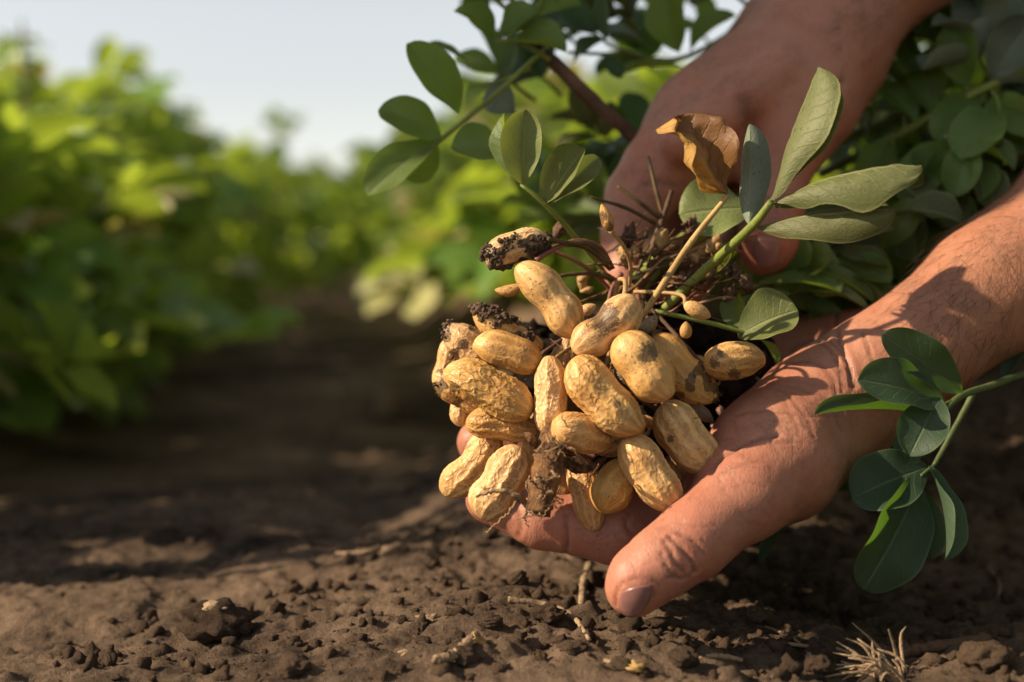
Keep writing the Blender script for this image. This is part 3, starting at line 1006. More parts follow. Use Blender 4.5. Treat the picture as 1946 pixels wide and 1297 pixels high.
# ------------------------------------------------------------------ peanuts
# (ax,ay, bx,by, width px, depth, depth difference b-a, waist, beak at a, bend, label, extras)
N_ = None
PODS = [
    (922, 492, 1040, 452, 66, 0.372, 0.004, 0.10, 1, 0.03, "peanut caked with crumbs of soil, highest on the pile's left", dict(soil=1.0, peg=[(1040, 455), (1080, 462), (1120, 465), (1160, 500)])),
    (985, 500, 1096, 632, 90, 0.369, 0.000, 0.20, 0, 0.06, "long smooth peanut standing upright below the soil-caked one", dict(net=0.35, fat=0.14, peg=[(1018, 496), (1060, 470), (1100, 458), (1140, 470), (1165, 510)])),
    (1214, 572, 1094, 664, 88, 0.368, -0.002, 0.26, 0, 0.05, "waisted pale peanut with a dark smudge at the top centre", dict(net=0.3, fat=0.0, peg=[(1187, 562), (1188, 535), (1175, 535), (1168, 575)], smudge=1)),
    (1082, 628, 1070, 740, 72, 0.385, 0.004, 0.12, 0, 0.02, "peanut wedged upright under the long smooth one, speckled neck showing", dict(neck=1)),
    (903, 595, 1030, 668, 66, 0.384, 0.002, 0.12, 1, -0.04, "peanut with a thick crust of soil along its upper edge", dict(soil=0.9)),
    (849, 624, 935, 700, 76, 0.380, 0.002, 0.08, 1, 0.03, "peanut with a sooty beaked tip at the upper left of the pile", dict(soil=0.15)),
    (905, 648, 1029, 694, 80, 0.372, -0.001, 0.06, 1, 0.02, "plump smooth peanut lying over the sooty-tipped one", dict(net=0.35)),
    (868, 640, 836, 742, 62, 0.394, 0.002, 0.15, 0, 0.03, "peanut standing on end at the left edge, behind the sooty-tipped one", {}),
    (828, 712, 945, 778, 70, 0.384, 0.000, 0.14, 1, -0.05, "peanut with an earthy tip at the left edge under the large netted one", dict(soil=0.12)),
    (852, 700, 1012, 786, 92, 0.370, -0.002, 0.10, 1, 0.02, "large strongly netted peanut lying across the left of the pile", dict(net=1.3)),
    (885, 802, 1018, 818, 66, 0.376, 0.000, 0.10, 0, 0.05, "deeply ridged peanut lying flat beneath the large netted one", dict(net=1.5)),
    (878, 748, 872, 808, 46, 0.390, 0.000, 0.05, 0, 0.0, "end of a peanut poking out at the far left behind the ridged one", {}),
    (1047, 682, 1042, 828, 76, 0.368, -0.002, 0.08, 1, 0.03, "peanut standing upright in the centre above the taproot", dict(net=1.1)),
    (1086, 684, 1210, 822, 104, 0.364, -0.004, 0.12, 0, -0.03, "largest peanut slanting down in the middle of the pile", dict(net=1.0)),
    (1056, 812, 1152, 834, 88, 0.357, 0.012, 0.04, 0, 0.0, "rounded peanut end facing the camera right of the taproot", dict(net=0.8)),
    (1125, 850, 1218, 792, 86, 0.378, 0.004, 0.06, 0, 0.0, "shaded peanut half hidden under the largest one", {}),
    (1178, 636, 1264, 758, 98, 0.363, -0.003, 0.10, 0, 0.02, "pale smooth peanut with a brown scar, right of the waisted one", dict(fat=0.0, smudge=1, net=0.3)),
    (1240, 642, 1352, 760, 88, 0.376, 0.002, 0.20, 0, -0.04, "waisted peanut lying behind the scarred pale one", dict(soil=0.10, net=0.45)),
    (1338, 692, 1449, 680, 82, 0.376, 0.002, 0.0, 0, 0.0, "single-seeded round peanut with dark dots resting on the palm", dict(dots=1, single=1, net=0.5)),
    (1165, 706, 1304, 776, 74, 0.383, 0.002, 0.10, 0, 0.02, "blackened rotten peanut tucked behind the scarred pale one", dict(mat=2, soil=0.1)),
    (1258, 768, 1352, 894, 96, 0.372, -0.002, 0.10, 0, -0.03, "plump peanut at the lower right against the base of the thumb", dict(net=0.8)),
    (1190, 828, 1284, 968, 90, 0.364, -0.002, 0.10, 0, -0.03, "peanut slanting down towards the thumb, pointed tip lowest", dict(net=0.8)),
    (1195, 880, 1140, 966, 84, 0.372, -0.006, 0.04, 0, 0.0, "short peanut with a dirty beak left of the one by the thumb", dict(net=0.7)),
    (1096, 868, 1130, 1005, 68, 0.378, -0.004, 0.08, 0, 0.03, "narrow greenish shaded peanut hanging lowest over the finger", dict(net=0.9)),
    (1085, 868, 1040, 978, 66, 0.386, 0.000, 0.08, 0, 0.02, "golden peanut partly hidden behind the taproot", {}),
    (990, 850, 910, 980, 94, 0.370, -0.002, 0.16, 0, 0.03, "fat wrinkled peanut resting on the fingertip", dict(net=1.1, fat=0.10)),
    (945, 815, 848, 938, 80, 0.377, 0.000, 0.22, 0, 0.08, "curved waisted peanut at the lower left edge of the pile", dict(net=1.0)),
    (1005, 828, 1022, 892, 44, 0.380, 0.000, 0.0, 0, 0.0, "small peanut squeezed against the left of the taproot", {}),
    (1270, 880, 1310, 960, 70, 0.386, 0.000, 0.0, 0, 0.0, "shaded peanut behind the one slanting towards the thumb", {}),
    (1160, 930, 1225, 962, 56, 0.388, 0.000, 0.0, 0, 0.0, "shaded peanut in the hollow of the palm behind the dirty-beaked one", {}),
    (1103, 596, 1133, 580, 27, 0.384, 0.000, 0.0, 0, 0.0, "tiny round pod behind the waisted pale peanut", dict(tiny=1)),
    (1300, 578, 1351, 603, 32, 0.372, 0.000, 0.0, 0, 0.0, "tiny teardrop pod dangling on a thin bent stalk", dict(tiny=1, peg=[(1303, 580), (1296, 562), (1255, 556), (1205, 555)])),
    (1303, 644, 1304, 611, 26, 0.378, 0.000, 0.0, 0, 0.0, "tiny almond-shaped pod below the dangling teardrop pod", dict(tiny=1)),
    (1220, 634, 1249, 600, 34, 0.382, 0.000, 0.0, 0, 0.0, "small grey pod leaning right of the waisted pale peanut", dict(tiny=1, mat=3)),
    (1161, 440, 1143, 388, 27, 0.372, 0.000, 0.0, 0, 0.0, "tiny pointed pod with a dark hole, standing on an upright stalk", dict(tiny=1, dots=1, peg=[(1160, 438), (1186, 470), (1198, 505), (1196, 545)])),
    (992, 546, 940, 553, 26, 0.385, 0.000, 0.0, 0, 0.1, "thin split pod poking out left behind the long smooth peanut", dict(tiny=1)),
    (1312, 700, 1340, 680, 38, 0.390, 0.000, 0.0, 0, 0.0, "small pod hidden behind the single-seeded one", dict(tiny=1)),
    (1208, 795, 1256, 810, 28, 0.384, 0.000, 0.0, 0, 0.0, "thin undeveloped pod in the dark gap right of the largest peanut", dict(tiny=1)),
    (1300, 772, 1358, 804, 34, 0.390, 0.000, 0.0, 0, 0.08, "shrivelled grey pod behind the plump peanut at the palm", dict(tiny=1, mat=3, net=2.0)),
    (1160, 690, 1200, 712, 56, 0.386, 0.000, 0.0, 0, 0.0, "peanut end peeping out left behind the scarred pale one", {}),
]

# push overlapping pods apart along the line of sight (the nearer one stays)
info = []
for p in PODS:
    info.append([p[5], p])
def capsule(i):
    d, p = info[i]
    a = at(p[0], p[1], d); b = at(p[2], p[3], d + p[6]); r = ppx(p[4], d) * 0.43
    u = unit(b - a); L = np.linalg.norm(b - a)
    ins = min(r, L * 0.45)
    return a + u * ins, b - u * ins, r
def segseg(a, b, c, d):
    best = 9
    for s in np.linspace(0, 1, 7):
        p = a + (b - a) * s
        t = np.clip(((p - c) @ (d - c)) / ((d - c) @ (d - c) + 1e-12), 0, 1)
        best = min(best, np.linalg.norm(p - c - (d - c) * t))
    return best
caps = [capsule(i) for i in range(len(info))]
for it in range(40):
    moved = False
    for i in range(len(info)):
        for j in range(i):
            A, B = caps[i], caps[j]
            need = (A[2] + B[2]) * 0.93
            if np.linalg.norm((A[0] + A[1] - B[0] - B[1]) / 2) > 0.05: continue
            ds_ = segseg(A[0], A[1], B[0], B[1])
            if ds_ < need:
                k = i if info[i][0] + info[i][1][6] / 2 > info[j][0] + info[j][1][6] / 2 else j
                if info[k][0] < 0.425:
                    info[k][0] += min(0.0012, need - ds_ + 0.0002); caps[k] = capsule(k); moved = True
    if not moved: break


def pod_mesh(p, d, seed):
    ax_, ay_, bx_, by_, w, _, dd, waist, beakA, bend, lab, ex = p
    A = at(ax_, ay_, d); B = at(bx_, by_, d + dd)
    L = np.linalg.norm(B - A); ax = unit(B - A)
    view = unit((A + B) / 2 - CAM)
    s1 = unit(np.cross(ax, view)); s2 = np.cross(s1, ax)
    R = ppx(w, d) / 2 * 0.89
    tiny = ex.get('tiny'); ns, nt = (26, 20) if tiny else (96, 104)
    g_ = np.random.default_rng(seed)
    t = np.linspace(0, 1, ns); s = 0.5 - 0.5 * np.cos(np.pi * t)
    env = np.clip(1 - np.abs(2 * s - 1) ** 2.5, 0, 1) ** 0.47
    if tiny:
        env = np.clip(s, 0, 1) ** 0.5 * np.clip(1 - s, 0, 1) ** 0.75 * 2.3; env = env / env.max()
    if ex.get('neck'):
        env = env * (0.45 + 0.55 * sstep(0.05, 0.5, s))
    wpos = 0.5 + g_.normal() * 0.03
    fat = ex.get('fat', g_.normal() * 0.05)
    prof = env * (1 - waist * np.exp(-((s - wpos) / 0.16) ** 2)) * (1 + fat * (s - 0.5) * 2)
    prof = prof / max(prof.max(), 1e-6)
    th = np.linspace(0, 2 * np.pi, nt, endpoint=False)
    S, TH = np.meshgrid(s, th, indexing='ij')
    # net of ridges: long ribs joined by slanting cross links
    nr = g_.integers(9, 12)
    wob = 0.25 * np.sin(S * 9 + g_.random() * 6) + 0.18 * np.sin(S * 21 + TH * 2)
    ph = g_.random() * 6.28
    rib = np.abs(np.cos((TH * nr + ph + wob * 2) / 2)) ** 5.0
    cx, cy = (TH / (2 * np.pi) * nr), S * L / R * 2.1
    cw = cx + 0.25 * np.sin(cy * 1.7 + g_.random() * 6); 
    f1, f2, iv = cells(np.where(cw < 0, cw + nr, cw) * 1.7, cy * 1.35 + 0.4 * np.sin(TH * 3), int(seed))
    seam = 1 - sstep(0.0, 0.05, np.minimum(TH, 2 * np.pi - TH) / (2 * np.pi))
    link_ = 1 - sstep(0.02, 0.20, f2 - f1)
    fade = sstep(0.0, 0.12, S) * sstep(1.0, 0.88, S)
    vary = 0.55 + 0.9 * vnoise(S * 3 + seed, TH * 1.0 + seed, 5)
    net = ex.get('net', 0.75)
    ridge = np.clip(0.85 * rib + 0.45 * link_ * (1 - seam), 0, 1.2)
    h = (ridge - 0.4) * 0.070 * net * vary * fade + 0.07 * fbm(S * 5 + seed, np.cos(TH) * 1.6 + np.sin(TH) * 2.3 + seed, 7, 3)
    if tiny: h = (rib - 0.5) * 0.05 * fade * net
    rad = R * prof[:, None] * (1 + h)
    flat = 1 + 0.05 * np.cos(2 * TH + g_.random() * 6)
    rad = rad * flat
    off = bend * L * (4 * s * (1 - s))
    off = off - off.mean() * 0.5
    V = A + ax * (S[..., None] * L) + (np.cos(TH) * rad)[..., None] * s2 + (np.sin(TH) * rad)[..., None] * s1 + (off[:, None, None] * s1)
    # beak: a small hooked point at one end
    endw = np.exp(-((S if beakA else 1 - S) / 0.055) ** 2)
    bdir = unit(s1 * g_.normal() * 0.6 + s2 * -0.5 * g_.random() + (-ax if beakA else ax) * 0.9)
    if not tiny:
        V = V + endw[..., None] * bdir * R * 0.17
    V = V.reshape(-1, 3)
    i = np.arange(ns - 1)[:, None] * nt; j = np.arange(nt)[None]; k = (j + 1) % nt
    F = np.stack([i + j, i + k, i + nt + k, i + nt + j], -1).reshape(-1, 4)
    n = ((V[F[:, 1]] - V[F[:, 0]])); 
    UVp = np.stack([TH / (2 * np.pi) * 9.0, S * L / R * 0.95], -1).reshape(-1, 2) + g_.random(2) * 20
    return V, F, ridge.reshape(-1), A, B, L, R, UVp


def crumbs_on(V, N, mask, n, r0, r1, seed):
    g_ = np.random.default_rng(seed)
    idx = np.flatnonzero(mask)
    geos = []
    if len(idx) == 0: return None
    for k in range(n):
        i = g_.choice(idx)
        r = r0 + (r1 - r0) * g_.random() ** 2.5
        v, f = lump(r, seed * 100 + k, 1, 0.4)
        geos.append((v + V[i] + N[i] * r * 0.35 + g_.normal(size=3) * 0.0004, f))
    return join(geos)


peg_geo = []
for k, (d, p) in enumerate(info):
    V, F, ridge, A, B, L, R, UVp = pod_mesh(p, d, 200 + k)
    ex = p[11]
    C = (A + B) / 2
    me = make_mesh("peanut", V - C, F, uv=UVp, attrs={"ridge": ridge, "netamt": np.full(len(V), min(1.2, ex.get("net", 0.75)))})
    o = link("peanut", me, {0: M_POD, 2: M_POD_DARK, 3: M_POD_GREY}[ex.get('mat', 0)], label=p[10], category="peanut", group="peanuts in the cupped hand")
    o.location = C
    nm = np.empty(len(V) * 3, np.float32); me.vertices.foreach_get("normal", nm); nm = nm.reshape(-1, 3)
    if np.mean(((V - C) * nm).sum(1)) < 0:
        me.flip_normals(); nm = -nm
    soil = ex.get('soil', 0)
    if soil:
        uvp, _ = to_px(V)
        facing = (nm @ -FWD) > -0.2
        pn = vnoise(uvp[:, 0] / 16 + k, uvp[:, 1] / 16, 4)
        if soil > 0.5:
            up = (nm @ UP)
            side = (up < 0.55) if p[1] < 520 else (up > -0.1)
            mask = facing & side & (pn > 0.35)
            n_c, r1 = 460, 0.0008
        else:
            tdist = np.linalg.norm(V - (A if p[8] else B), axis=1)
            mask = facing & (pn > 0.45) & (tdist < 0.011)
            n_c, r1 = int(420 * soil), 0.0005
        gg = crumbs_on(V - C, nm, mask, n_c, 0.00015, r1, 300 + k)
        if gg: link("clinging_soil", make_mesh("clinging_soil", *gg), M_CLING, o, kind="stuff")
    spots = {18: [(1368, 672, 5), (1358, 690, 6), (1394, 710, 8)], 34: [(1145, 413, 7), (1158, 432, 7)], 2: [(1148, 604, 20), (1142, 584, 8)],
             16: [(1234, 670, 13), (1222, 678, 7)], 13: [(1175, 768, 5)], 9: [(862, 738, 8)], 20: [(1275, 835, 5)]}.get(k, [])
    st = np.zeros(len(V))
    if spots:
        uvp, _ = to_px(V)
        for sx, sy, sr in spots:
            st = np.maximum(st, np.exp(-(((uvp[:, 0] - sx) ** 2 + (uvp[:, 1] - sy) ** 2) / sr ** 2)) * ((nm @ FWD) < 0))
    if soil: st = np.maximum(st, 0.55 * mask * sstep(0.3, 0.6, pn))
    a_ = me.attributes.new("stain", 'FLOAT', 'POINT'); a_.data.foreach_set("value", st.astype(np.float32))
    if ex.get('peg'):
        pts = [at(x, y, d + i_ * 0.0045) for i_, (x, y) in enumerate(ex['peg'])]
        rr = ppx(9.5 if not tiny_ else 8, d) / 2 if (tiny_ := ex.get('tiny')) is not None or True else 0
        red = k in (1,)
        S = spline(pts, 22)
        Rr = np.interp(np.linspace(0, 1, 22), [0, 0.1, 1], [rr * 1.25, rr, rr * 0.95])
        gv, gf = tube_geo(S - C, Rr, 8, 0.10, k)
        link("peg", make_mesh("peg", gv, gf), M_STEM_RED if red else (M_STEM_DARK if k == 0 else M_PEG), o)

# ------------------------------------------------------------------ leaves
def leaflet_geo(base, tip, width, face, fold=0.35, curl=0.5, arch=0.08, twist=0.0, wave=0.05, seed=0, nu=10, nv=16, lopsided=0.0, crumple=0.0, tipcurl=0.0):
    """base, tip world points; face = direction the upper side looks"""
    base = np.asarray(base, float); tip = np.asarray(tip, float)
    L = np.linalg.norm(tip - base); ax = unit(tip - base)
    n = unit(np.asarray(face, float) - ax * (np.asarray(face, float) @ ax)); side = np.cross(n, ax)
    g_ = np.random.default_rng(seed)
    s = np.linspace(0, 1, nv); s = 0.35 * s + 0.65 * (0.5 - 0.5 * np.cos(np.pi * s)); t = np.linspace(-1, 1, nu + 1)
    S, T = np.meshgrid(s, t, indexing='ij')
    m_ = 0.60
    prof = np.where(s < m_, np.sin(np.pi / 2 * s / m_) ** 0.75, np.sqrt(np.clip(1 - (np.maximum(s - m_, 0) / (1 - m_)) ** 2.1, 0, 1)))
    prof[0] = 0.05; prof[-1] = 0.05
    hw = width / 2 * prof[:, None] * np.ones_like(T)
    ang_c = curl * (1 + 0.15 * np.sin(S * 5 + seed))
    q = np.abs(T) * np.where(T > 0, 1 + lopsided, 1 - lopsided)
    c = np.maximum(np.abs(ang_c), 1e-3) * np.sign(ang_c + 1e-9)
    a0 = fold
    X = np.sign(T) * hw * (np.sin(a0 + c * q) - math.sin(a0)) / c
    Z = hw * (-(np.cos(a0 + c * q) - math.cos(a0))) / c
    ph = g_.random(4) * 6.28
    Z = Z + wave * width * np.abs(T) ** 1.5 * (np.sin(S * 7 + ph[0] + (T > 0) * ph[1]) + 0.5 * np.sin(S * 15 + ph[2]))
    if crumple: Z = Z + crumple * width * fbm(S * 5 + seed, T * 2.2 + seed, 3, 3)
    tw = twist * (S - 0.3)
    X2 = X * np.cos(tw) - Z * np.sin(tw); Z2 = X * np.sin(tw) + Z * np.cos(tw)
    along = S * L; hgt = arch * L * 4 * S * (1 - S)
    if tipcurl:
        e = np.clip((S - 0.65) / 0.35, 0, 1); Z2 = Z2 + tipcurl * L * e ** 2; along = along - abs(tipcurl) * 0.5 * L * e ** 3
    V = base + along[..., None] * ax + X2[..., None] * side + (Z2 + hgt)[..., None] * n
    V = V.reshape(-1, 3)
    w = nu + 1
    i = np.arange(nv - 1)[:, None] * w; j = np.arange(nu)[None]
    F = np.stack([i + j, i + j + 1, i + w + j + 1, i + w + j], -1).reshape(-1, 4)
    UVc = np.stack([(T * 0.5 + 0.5).ravel(), S.ravel()], -1)
    # face orientation: winding must look along +n
    c0 = V[F[len(F) // 2]]
    if np.dot(np.cross(c0[1] - c0[0], c0[3] - c0[0]), n) < 0: F = F[:, ::-1]
    return V, F, UVc


def leaflet(base, tip, wpx, mat, parent, face=(0, -1, 0.3), **k):
    """base, tip: (px,py,d)"""
    B, T = at(*base), at(*tip)
    V, F, U = leaflet_geo(B, T, ppx(wpx, (base[2] + tip[2]) / 2), face, **k)
    o = link("leaflet", make_mesh("leaflet", V, F, uv=U), mat)
    child(o, parent)
    return o


def leaf_on(parent, pts, w, smat, leaflets, mat, name="leaf"):
    """petiole mesh with leaflet children, under a plant"""
    pet = pxtube(name, pts, w, smat, None, sides=8, n=14)
    # give the petiole object its own origin-free frame: vertices are world; parent = plant empty
    child(pet, parent)
    for (b, t, wd, kw) in leaflets:
        kw = dict(kw); m = kw.pop('mat', mat)
        B, T = at(*b), at(*t)
        V, F, U = leaflet_geo(B, T, ppx(wd, (b[2] + t[2]) / 2), **kw)
        o = link("leaflet", make_mesh("leaflet", V, F, uv=U), m)
        o.parent = pet
    return pet


LEAFK = 0


def spray(parent, start, end, L, W, mat, smat, seed, spread=1.0, pw=9, droop=0.0):
    """a four-leaflet peanut leaf: petiole from start to end (px,py,d)"""
    g_ = random.Random(seed)
    a = np.array(start[:2], float); b = np.array(end[:2], float)
    dirv = (b - a) / (np.linalg.norm(b - a) + 1e-9)
    ang0 = math.atan2(dirv[1], dirv[0])
    mid = ((a[0] + b[0]) / 2 + g_.uniform(-12, 12), (a[1] + b[1]) / 2 + g_.uniform(-8, 8), (start[2] + end[2]) / 2)
    lf = []
    for q, (off, back) in enumerate(((0.42, 0), (-0.42, 0), (1.0, 0.22), (-1.0, 0.22))):
        an = ang0 + off * spread + g_.uniform(-0.18, 0.18)
        bb = b - dirv * back * L
        ll = L * g_.uniform(0.82, 1.1)
        fore = g_.uniform(0.7, 1.0)
        tp = bb + np.array([math.cos(an), math.sin(an)]) * ll * fore
        tp[1] += droop * L
        dz = ppx(ll, end[2]) * math.sqrt(max(0, 1 - fore * fore)) * g_.choice((-1, 1))
        face = unit([g_.uniform(-0.8, 0.5), -0.8 + g_.uniform(-0.3, 0.9), 0.75 + g_.uniform(-0.3, 0.4)])
        lf.append(((bb[0], bb[1], end[2]), (tp[0], tp[1], end[2] + dz), W * 1.2 * g_.uniform(0.85, 1.12),
                   dict(face=face, fold=g_.uniform(0.05, 0.6), curl=g_.uniform(-0.2, 0.8), arch=g_.uniform(-0.06, 0.12), wave=0.04, seed=seed * 10 + q)))
    return leaf_on(parent, [start, mid, end], [pw, pw * 0.85, pw * 0.7], smat, lf, mat)


plant = empty("peanut_plant", at(1210, 560, 0.40), label="uprooted peanut plant gripped by the upper hand, leaves curling, roots bared", category="peanut plant")

V0 = -FWD  # towards the camera
LFT = -RIGHT
# -- taproot with rootlets
tap = pxtube("taproot", [(1215, 545, 0.400), (1160, 640, 0.402), (1095, 740, 0.392), (1058, 826, 0.366), (1042, 890, 0.359), (1022, 976, 0.355)],
             [40, 48, 56, 54, 56, 44], M_BARK, plant, n=60, sides=20, rough=0.13, seed=3)
def rootlet(pts, w, mat=M_ROOTLET, seed=0):
    P = spline([at(*p) for p in pts], 8 * len(pts))
    P = P + np.random.default_rng(seed).normal(size=P.shape) * 0.00018
    V, F = tube_geo(P, np.linspace(ppx(w[0], .37) / 2, ppx(w[1], .37) / 2, len(P)), 6, 0.15, seed)
    o = link("rootlet", make_mesh("rootlet", V, F), mat); o.parent = tap
rootlet([(1010, 968, .361), (985, 945, .358), (950, 932, .357), (905, 942, .358)], (14, 6), M_ROOTLET, 1)
rootlet([(985, 948, .358), (968, 975, .356), (945, 995, .356), (925, 1012, .357)], (6, 3), M_ROOTLET, 2)
rootlet([(1003, 965, .361), (998, 985, .36), (1004, 1000, .36)], (6, 2), M_ROOTLET, 3)
rootlet([(1070, 870, .366), (1095, 890, .364), (1125, 888, .366), (1150, 872, .372)], (24, 10), M_BARK, 4)
rootlet([(1075, 850, .364), (1090, 858, .362), (1110, 862, .366)], (22, 9), M_BARK, 5)
rootlet([(1140, 880, .36), (1118, 915, .355), (1102, 940, .356)], (4, 2), M_BARK, 6)
rootlet([(1025, 850, .364), (1008, 832, .36), (998, 824, .362)], (20, 8), M_BARK, 7)
rootlet([(1085, 830, .36), (1072, 800, .355), (1062, 782, .356)], (3, 1.5), M_PEG, 8)
rootlet([(1040, 905, .362), (1052, 930, .358), (1062, 938, .358)], (4, 2), M_ROOTLET, 9)
rootlet([(1008, 905, .364), (1000, 925, .358), (1012, 945, .358)], (5, 2), M_ROOTLET, 10)
rootlet([(1083, 890, .362), (1086, 905, .358), (1082, 918, .358)], (3, 1.5), M_ROOTLET, 11)
for k in range(26):
    g_ = random.Random(500 + k)
    t = g_.random(); bx = 1058 - 36 * t + g_.uniform(-26, 26); by = 826 + 146 * t
    rootlet([(bx, by, .356), (bx + g_.uniform(-18, 18), by + g_.uniform(4, 16), .351), (bx + g_.uniform(-34, 30), by + g_.uniform(6, 36), .351)], (g_.uniform(2.5, 5), 1.2), g_.choice((M_ROOTLET, M_BARK, M_ROOTLET)), 20 + k)

# -- dark soil lumps added to fill the gaps between the pods
geos = []
for k in range(230):
    g_ = random.Random(800 + k)
    px = g_.gauss(1160, 80); py = g_.gauss(740, 62)
    if k >= 150: px = g_.uniform(1230, 1440); py = 590 + 0.35 * (px - 1230) + g_.uniform(-10, 100)
    if not (950 < px < 1440 and 570 < py < 900): continue
    dd = 0.412 + g_.uniform(-0.004, 0.014)
    v, f = lump(ppx(g_.uniform(14, 40), dd), 900 + k, 2, 0.4)
    geos.append((v + at(px, py, dd), f))
core = link("root_soil", make_mesh("root_soil", *join(geos)), M_DARKSOIL, kind="stuff"); child(core, plant)

# -- stems from the crown up into the grip and beyond
pxtube("stem", [(1190, 575, .404), (1240, 510, .408), (1310, 455, .416), (1390, 400, .430), (1500, 300, .49), (1640, 250, .50), (1800, 190, .48)], [40, 36, 34, 32, 30, 26, 20], M_STEM, plant, n=40, sides=12, rough=0.08, seed=1)
pxtube("stem", [(1200, 570, .410), (1250, 530, .416), (1350, 470, .424), (1430, 430, .44), (1560, 420, .47), (1700, 420, .47)], [30, 30, 26, 24, 20, 16], M_STEM_BROWN, plant, n=34, sides=10, rough=0.12, seed=2)
pxtube("stem", [(1205, 560, .403), (1255, 490, .404), (1320, 440, .410), (1370, 400, .425)], [16, 18, 18, 14], M_BARK, plant, n=24, rough=0.2, seed=3)
pxtube("stem", [(1215, 560, .408), (1235, 470, .418), (1235, 380, .44), (1230, 290, .455), (1130, 195, .452), (1045, 112, .448), (1000, 70, .45)], [26, 26, 26, 27, 29, 26, 18], M_STEM_BROWN, plant, n=50, sides=12, rough=0.10, seed=4)
# side petioles and dry stumps of the crown
TW = [
    ([(1232, 298, .408), (1245, 355, .406), (1262, 420, .405)], [7, 8, 10], M_STEM_DARK),
    ([(1173, 354, .402), (1215, 385, .402), (1258, 418, .405)], [6, 8, 10], M_STEM_DARK),
    ([(1122, 375, .398), (1190, 396, .400), (1245, 425, .404)], [5, 8, 9], M_STEM_DARK),
    ([(1277, 362, .404), (1258, 420, .404), (1236, 480, .404)], [9, 11, 16], M_STEM_BROWN),
    ([(1040, 530, .392), (1085, 522, .394), (1135, 522, .398), (1180, 540, .40)], [7, 8, 9, 10], M_STEM_DARK),
    ([(1035, 470, .394), (1100, 500, .396), (1150, 540, .40), (1180, 580, .402)], [7, 8, 8, 9], M_STEM_RED),
    ([(1025, 480, .385), (1075, 465, .388), (1120, 475, .392), (1160, 512, .398)], [8, 9, 9, 10], M_STEM_DARK),
    ([(1155, 580, .392), (1165, 545, .394), (1182, 520, .396)], [9, 9, 9], M_STEM_RED),
    ([(1212, 560, .390), (1215, 590, .384), (1224, 612, .382)], [9, 10, 9], M_STEM_RED),
    ([(1045, 655, .388), (1060, 650, .392), (1100, 630, .398)], [7, 7, 7], M_STEM_RED),
    ([(1030, 690, .384), (1058, 668, .388), (1090, 650, .394)], [8, 8, 8], M_PEG),
]
for k, (pts, w, m) in enumerate(TW):
    pxtube("twig", pts, w, m, plant, n=16, sides=7, rough=0.08, seed=40 + k)
for k in range(110):
    g_ = random.Random(600 + k)
    x0 = g_.gauss(1265, 60); y0 = g_.gauss(535, 45); a = g_.uniform(-0.9, 0.5) + (math.pi if g_.random() < 0.35 else 0)
    L = g_.uniform(30, 110); d0 = 0.398 + g_.uniform(-0.006, 0.02)
    x1, y1 = x0 + math.cos(a) * L, y0 + math.sin(a) * L
    pxtube("root_fibre", [(x0, y0, d0), ((x0 + x1) / 2 + g_.uniform(-16, 16), (y0 + y1) / 2 + g_.uniform(-16, 16), d0 - g_.uniform(0, .006)), (x1, y1, d0 + g_.uniform(-.003, .006))],
           [g_.uniform(3, 8), g_.uniform(3, 6), 2], g_.choice((M_STEM_BROWN, M_BARK, M_ROOTLET, M_STEM_DARK, M_STEM_RED, M_BARK)), plant, n=10, sides=5, rough=0.15, seed=k)
for k, (x, y, d1) in enumerate([(1245, 648, .378), (1150, 702, .388), (1082, 705, .388), (1046, 688, .372), (1334, 692, .382), (1262, 776, .380), (1192, 832, .372), (1030, 672, .380), (1012, 782, .380), (1180, 642, .370), (975, 850, .380), (1090, 690, .372)]):
    g_ = random.Random(650 + k)
    x0 = 1200 + g_.uniform(-25, 30); y0 = 560 + g_.uniform(-15, 25)
    pxtube("peg", [(x0, y0, .398), ((x0 * 0.55 + x * 0.45) + g_.uniform(-14, 14), y0 * 0.55 + y * 0.45 - 8, .392), (x, y, d1)], [9, 8, 8], g_.choice((M_PEG, M_STEM_RED, M_STEM_BROWN)), plant, n=14, sides=7, rough=0.08, seed=k)
for k in range(60):
    g_ = random.Random(670 + k)
    x0 = g_.uniform(930, 1320); y0 = g_.uniform(640, 930); a = g_.uniform(0, 6.28); L = g_.uniform(20, 60); d0 = g_.uniform(.366, .392)
    pxtube("root_fibre", [(x0, y0, d0), (x0 + math.cos(a) * L * .5 + g_.uniform(-9, 9), y0 + math.sin(a) * L * .5 + g_.uniform(-9, 9), d0 - .001), (x0 + math.cos(a) * L, y0 + math.sin(a) * L, d0)],
           [g_.uniform(1.5, 3), 2, 1], g_.choice((M_ROOTLET, M_BARK, M_ROOTLET)), plant, n=9, sides=4, rough=0.15, seed=k)
# withered flower scraps among the stems
for k, (x, y) in enumerate([(1313, 430), (1327, 492), (1395, 520), (1348, 525), (1290, 545), (1360, 468), (1190, 455), (1188, 480), (1415, 540), (1105, 540), (1060, 440), (1255, 455), (1380, 560)]):
    geos = []
    g_ = np.random.default_rng(70 + k)
    for q in range(9):
        v, f = lump(0.0006 + 0.0008 * g_.random(), 7000 + k * 20 + q, 1, 0.5)
        v = v * [1, 1, g_.uniform(0.6, 2.2)]
        geos.append((v + g_.normal(size=3) * 0.0010, f))
    V, F = join(geos)
    o = link("withered_bud", make_mesh("withered_bud", V + at(x, y, .396 + .006 * g_.random()), F), M_PEG if k % 2 else M_STEM_BROWN); child(o, plant)

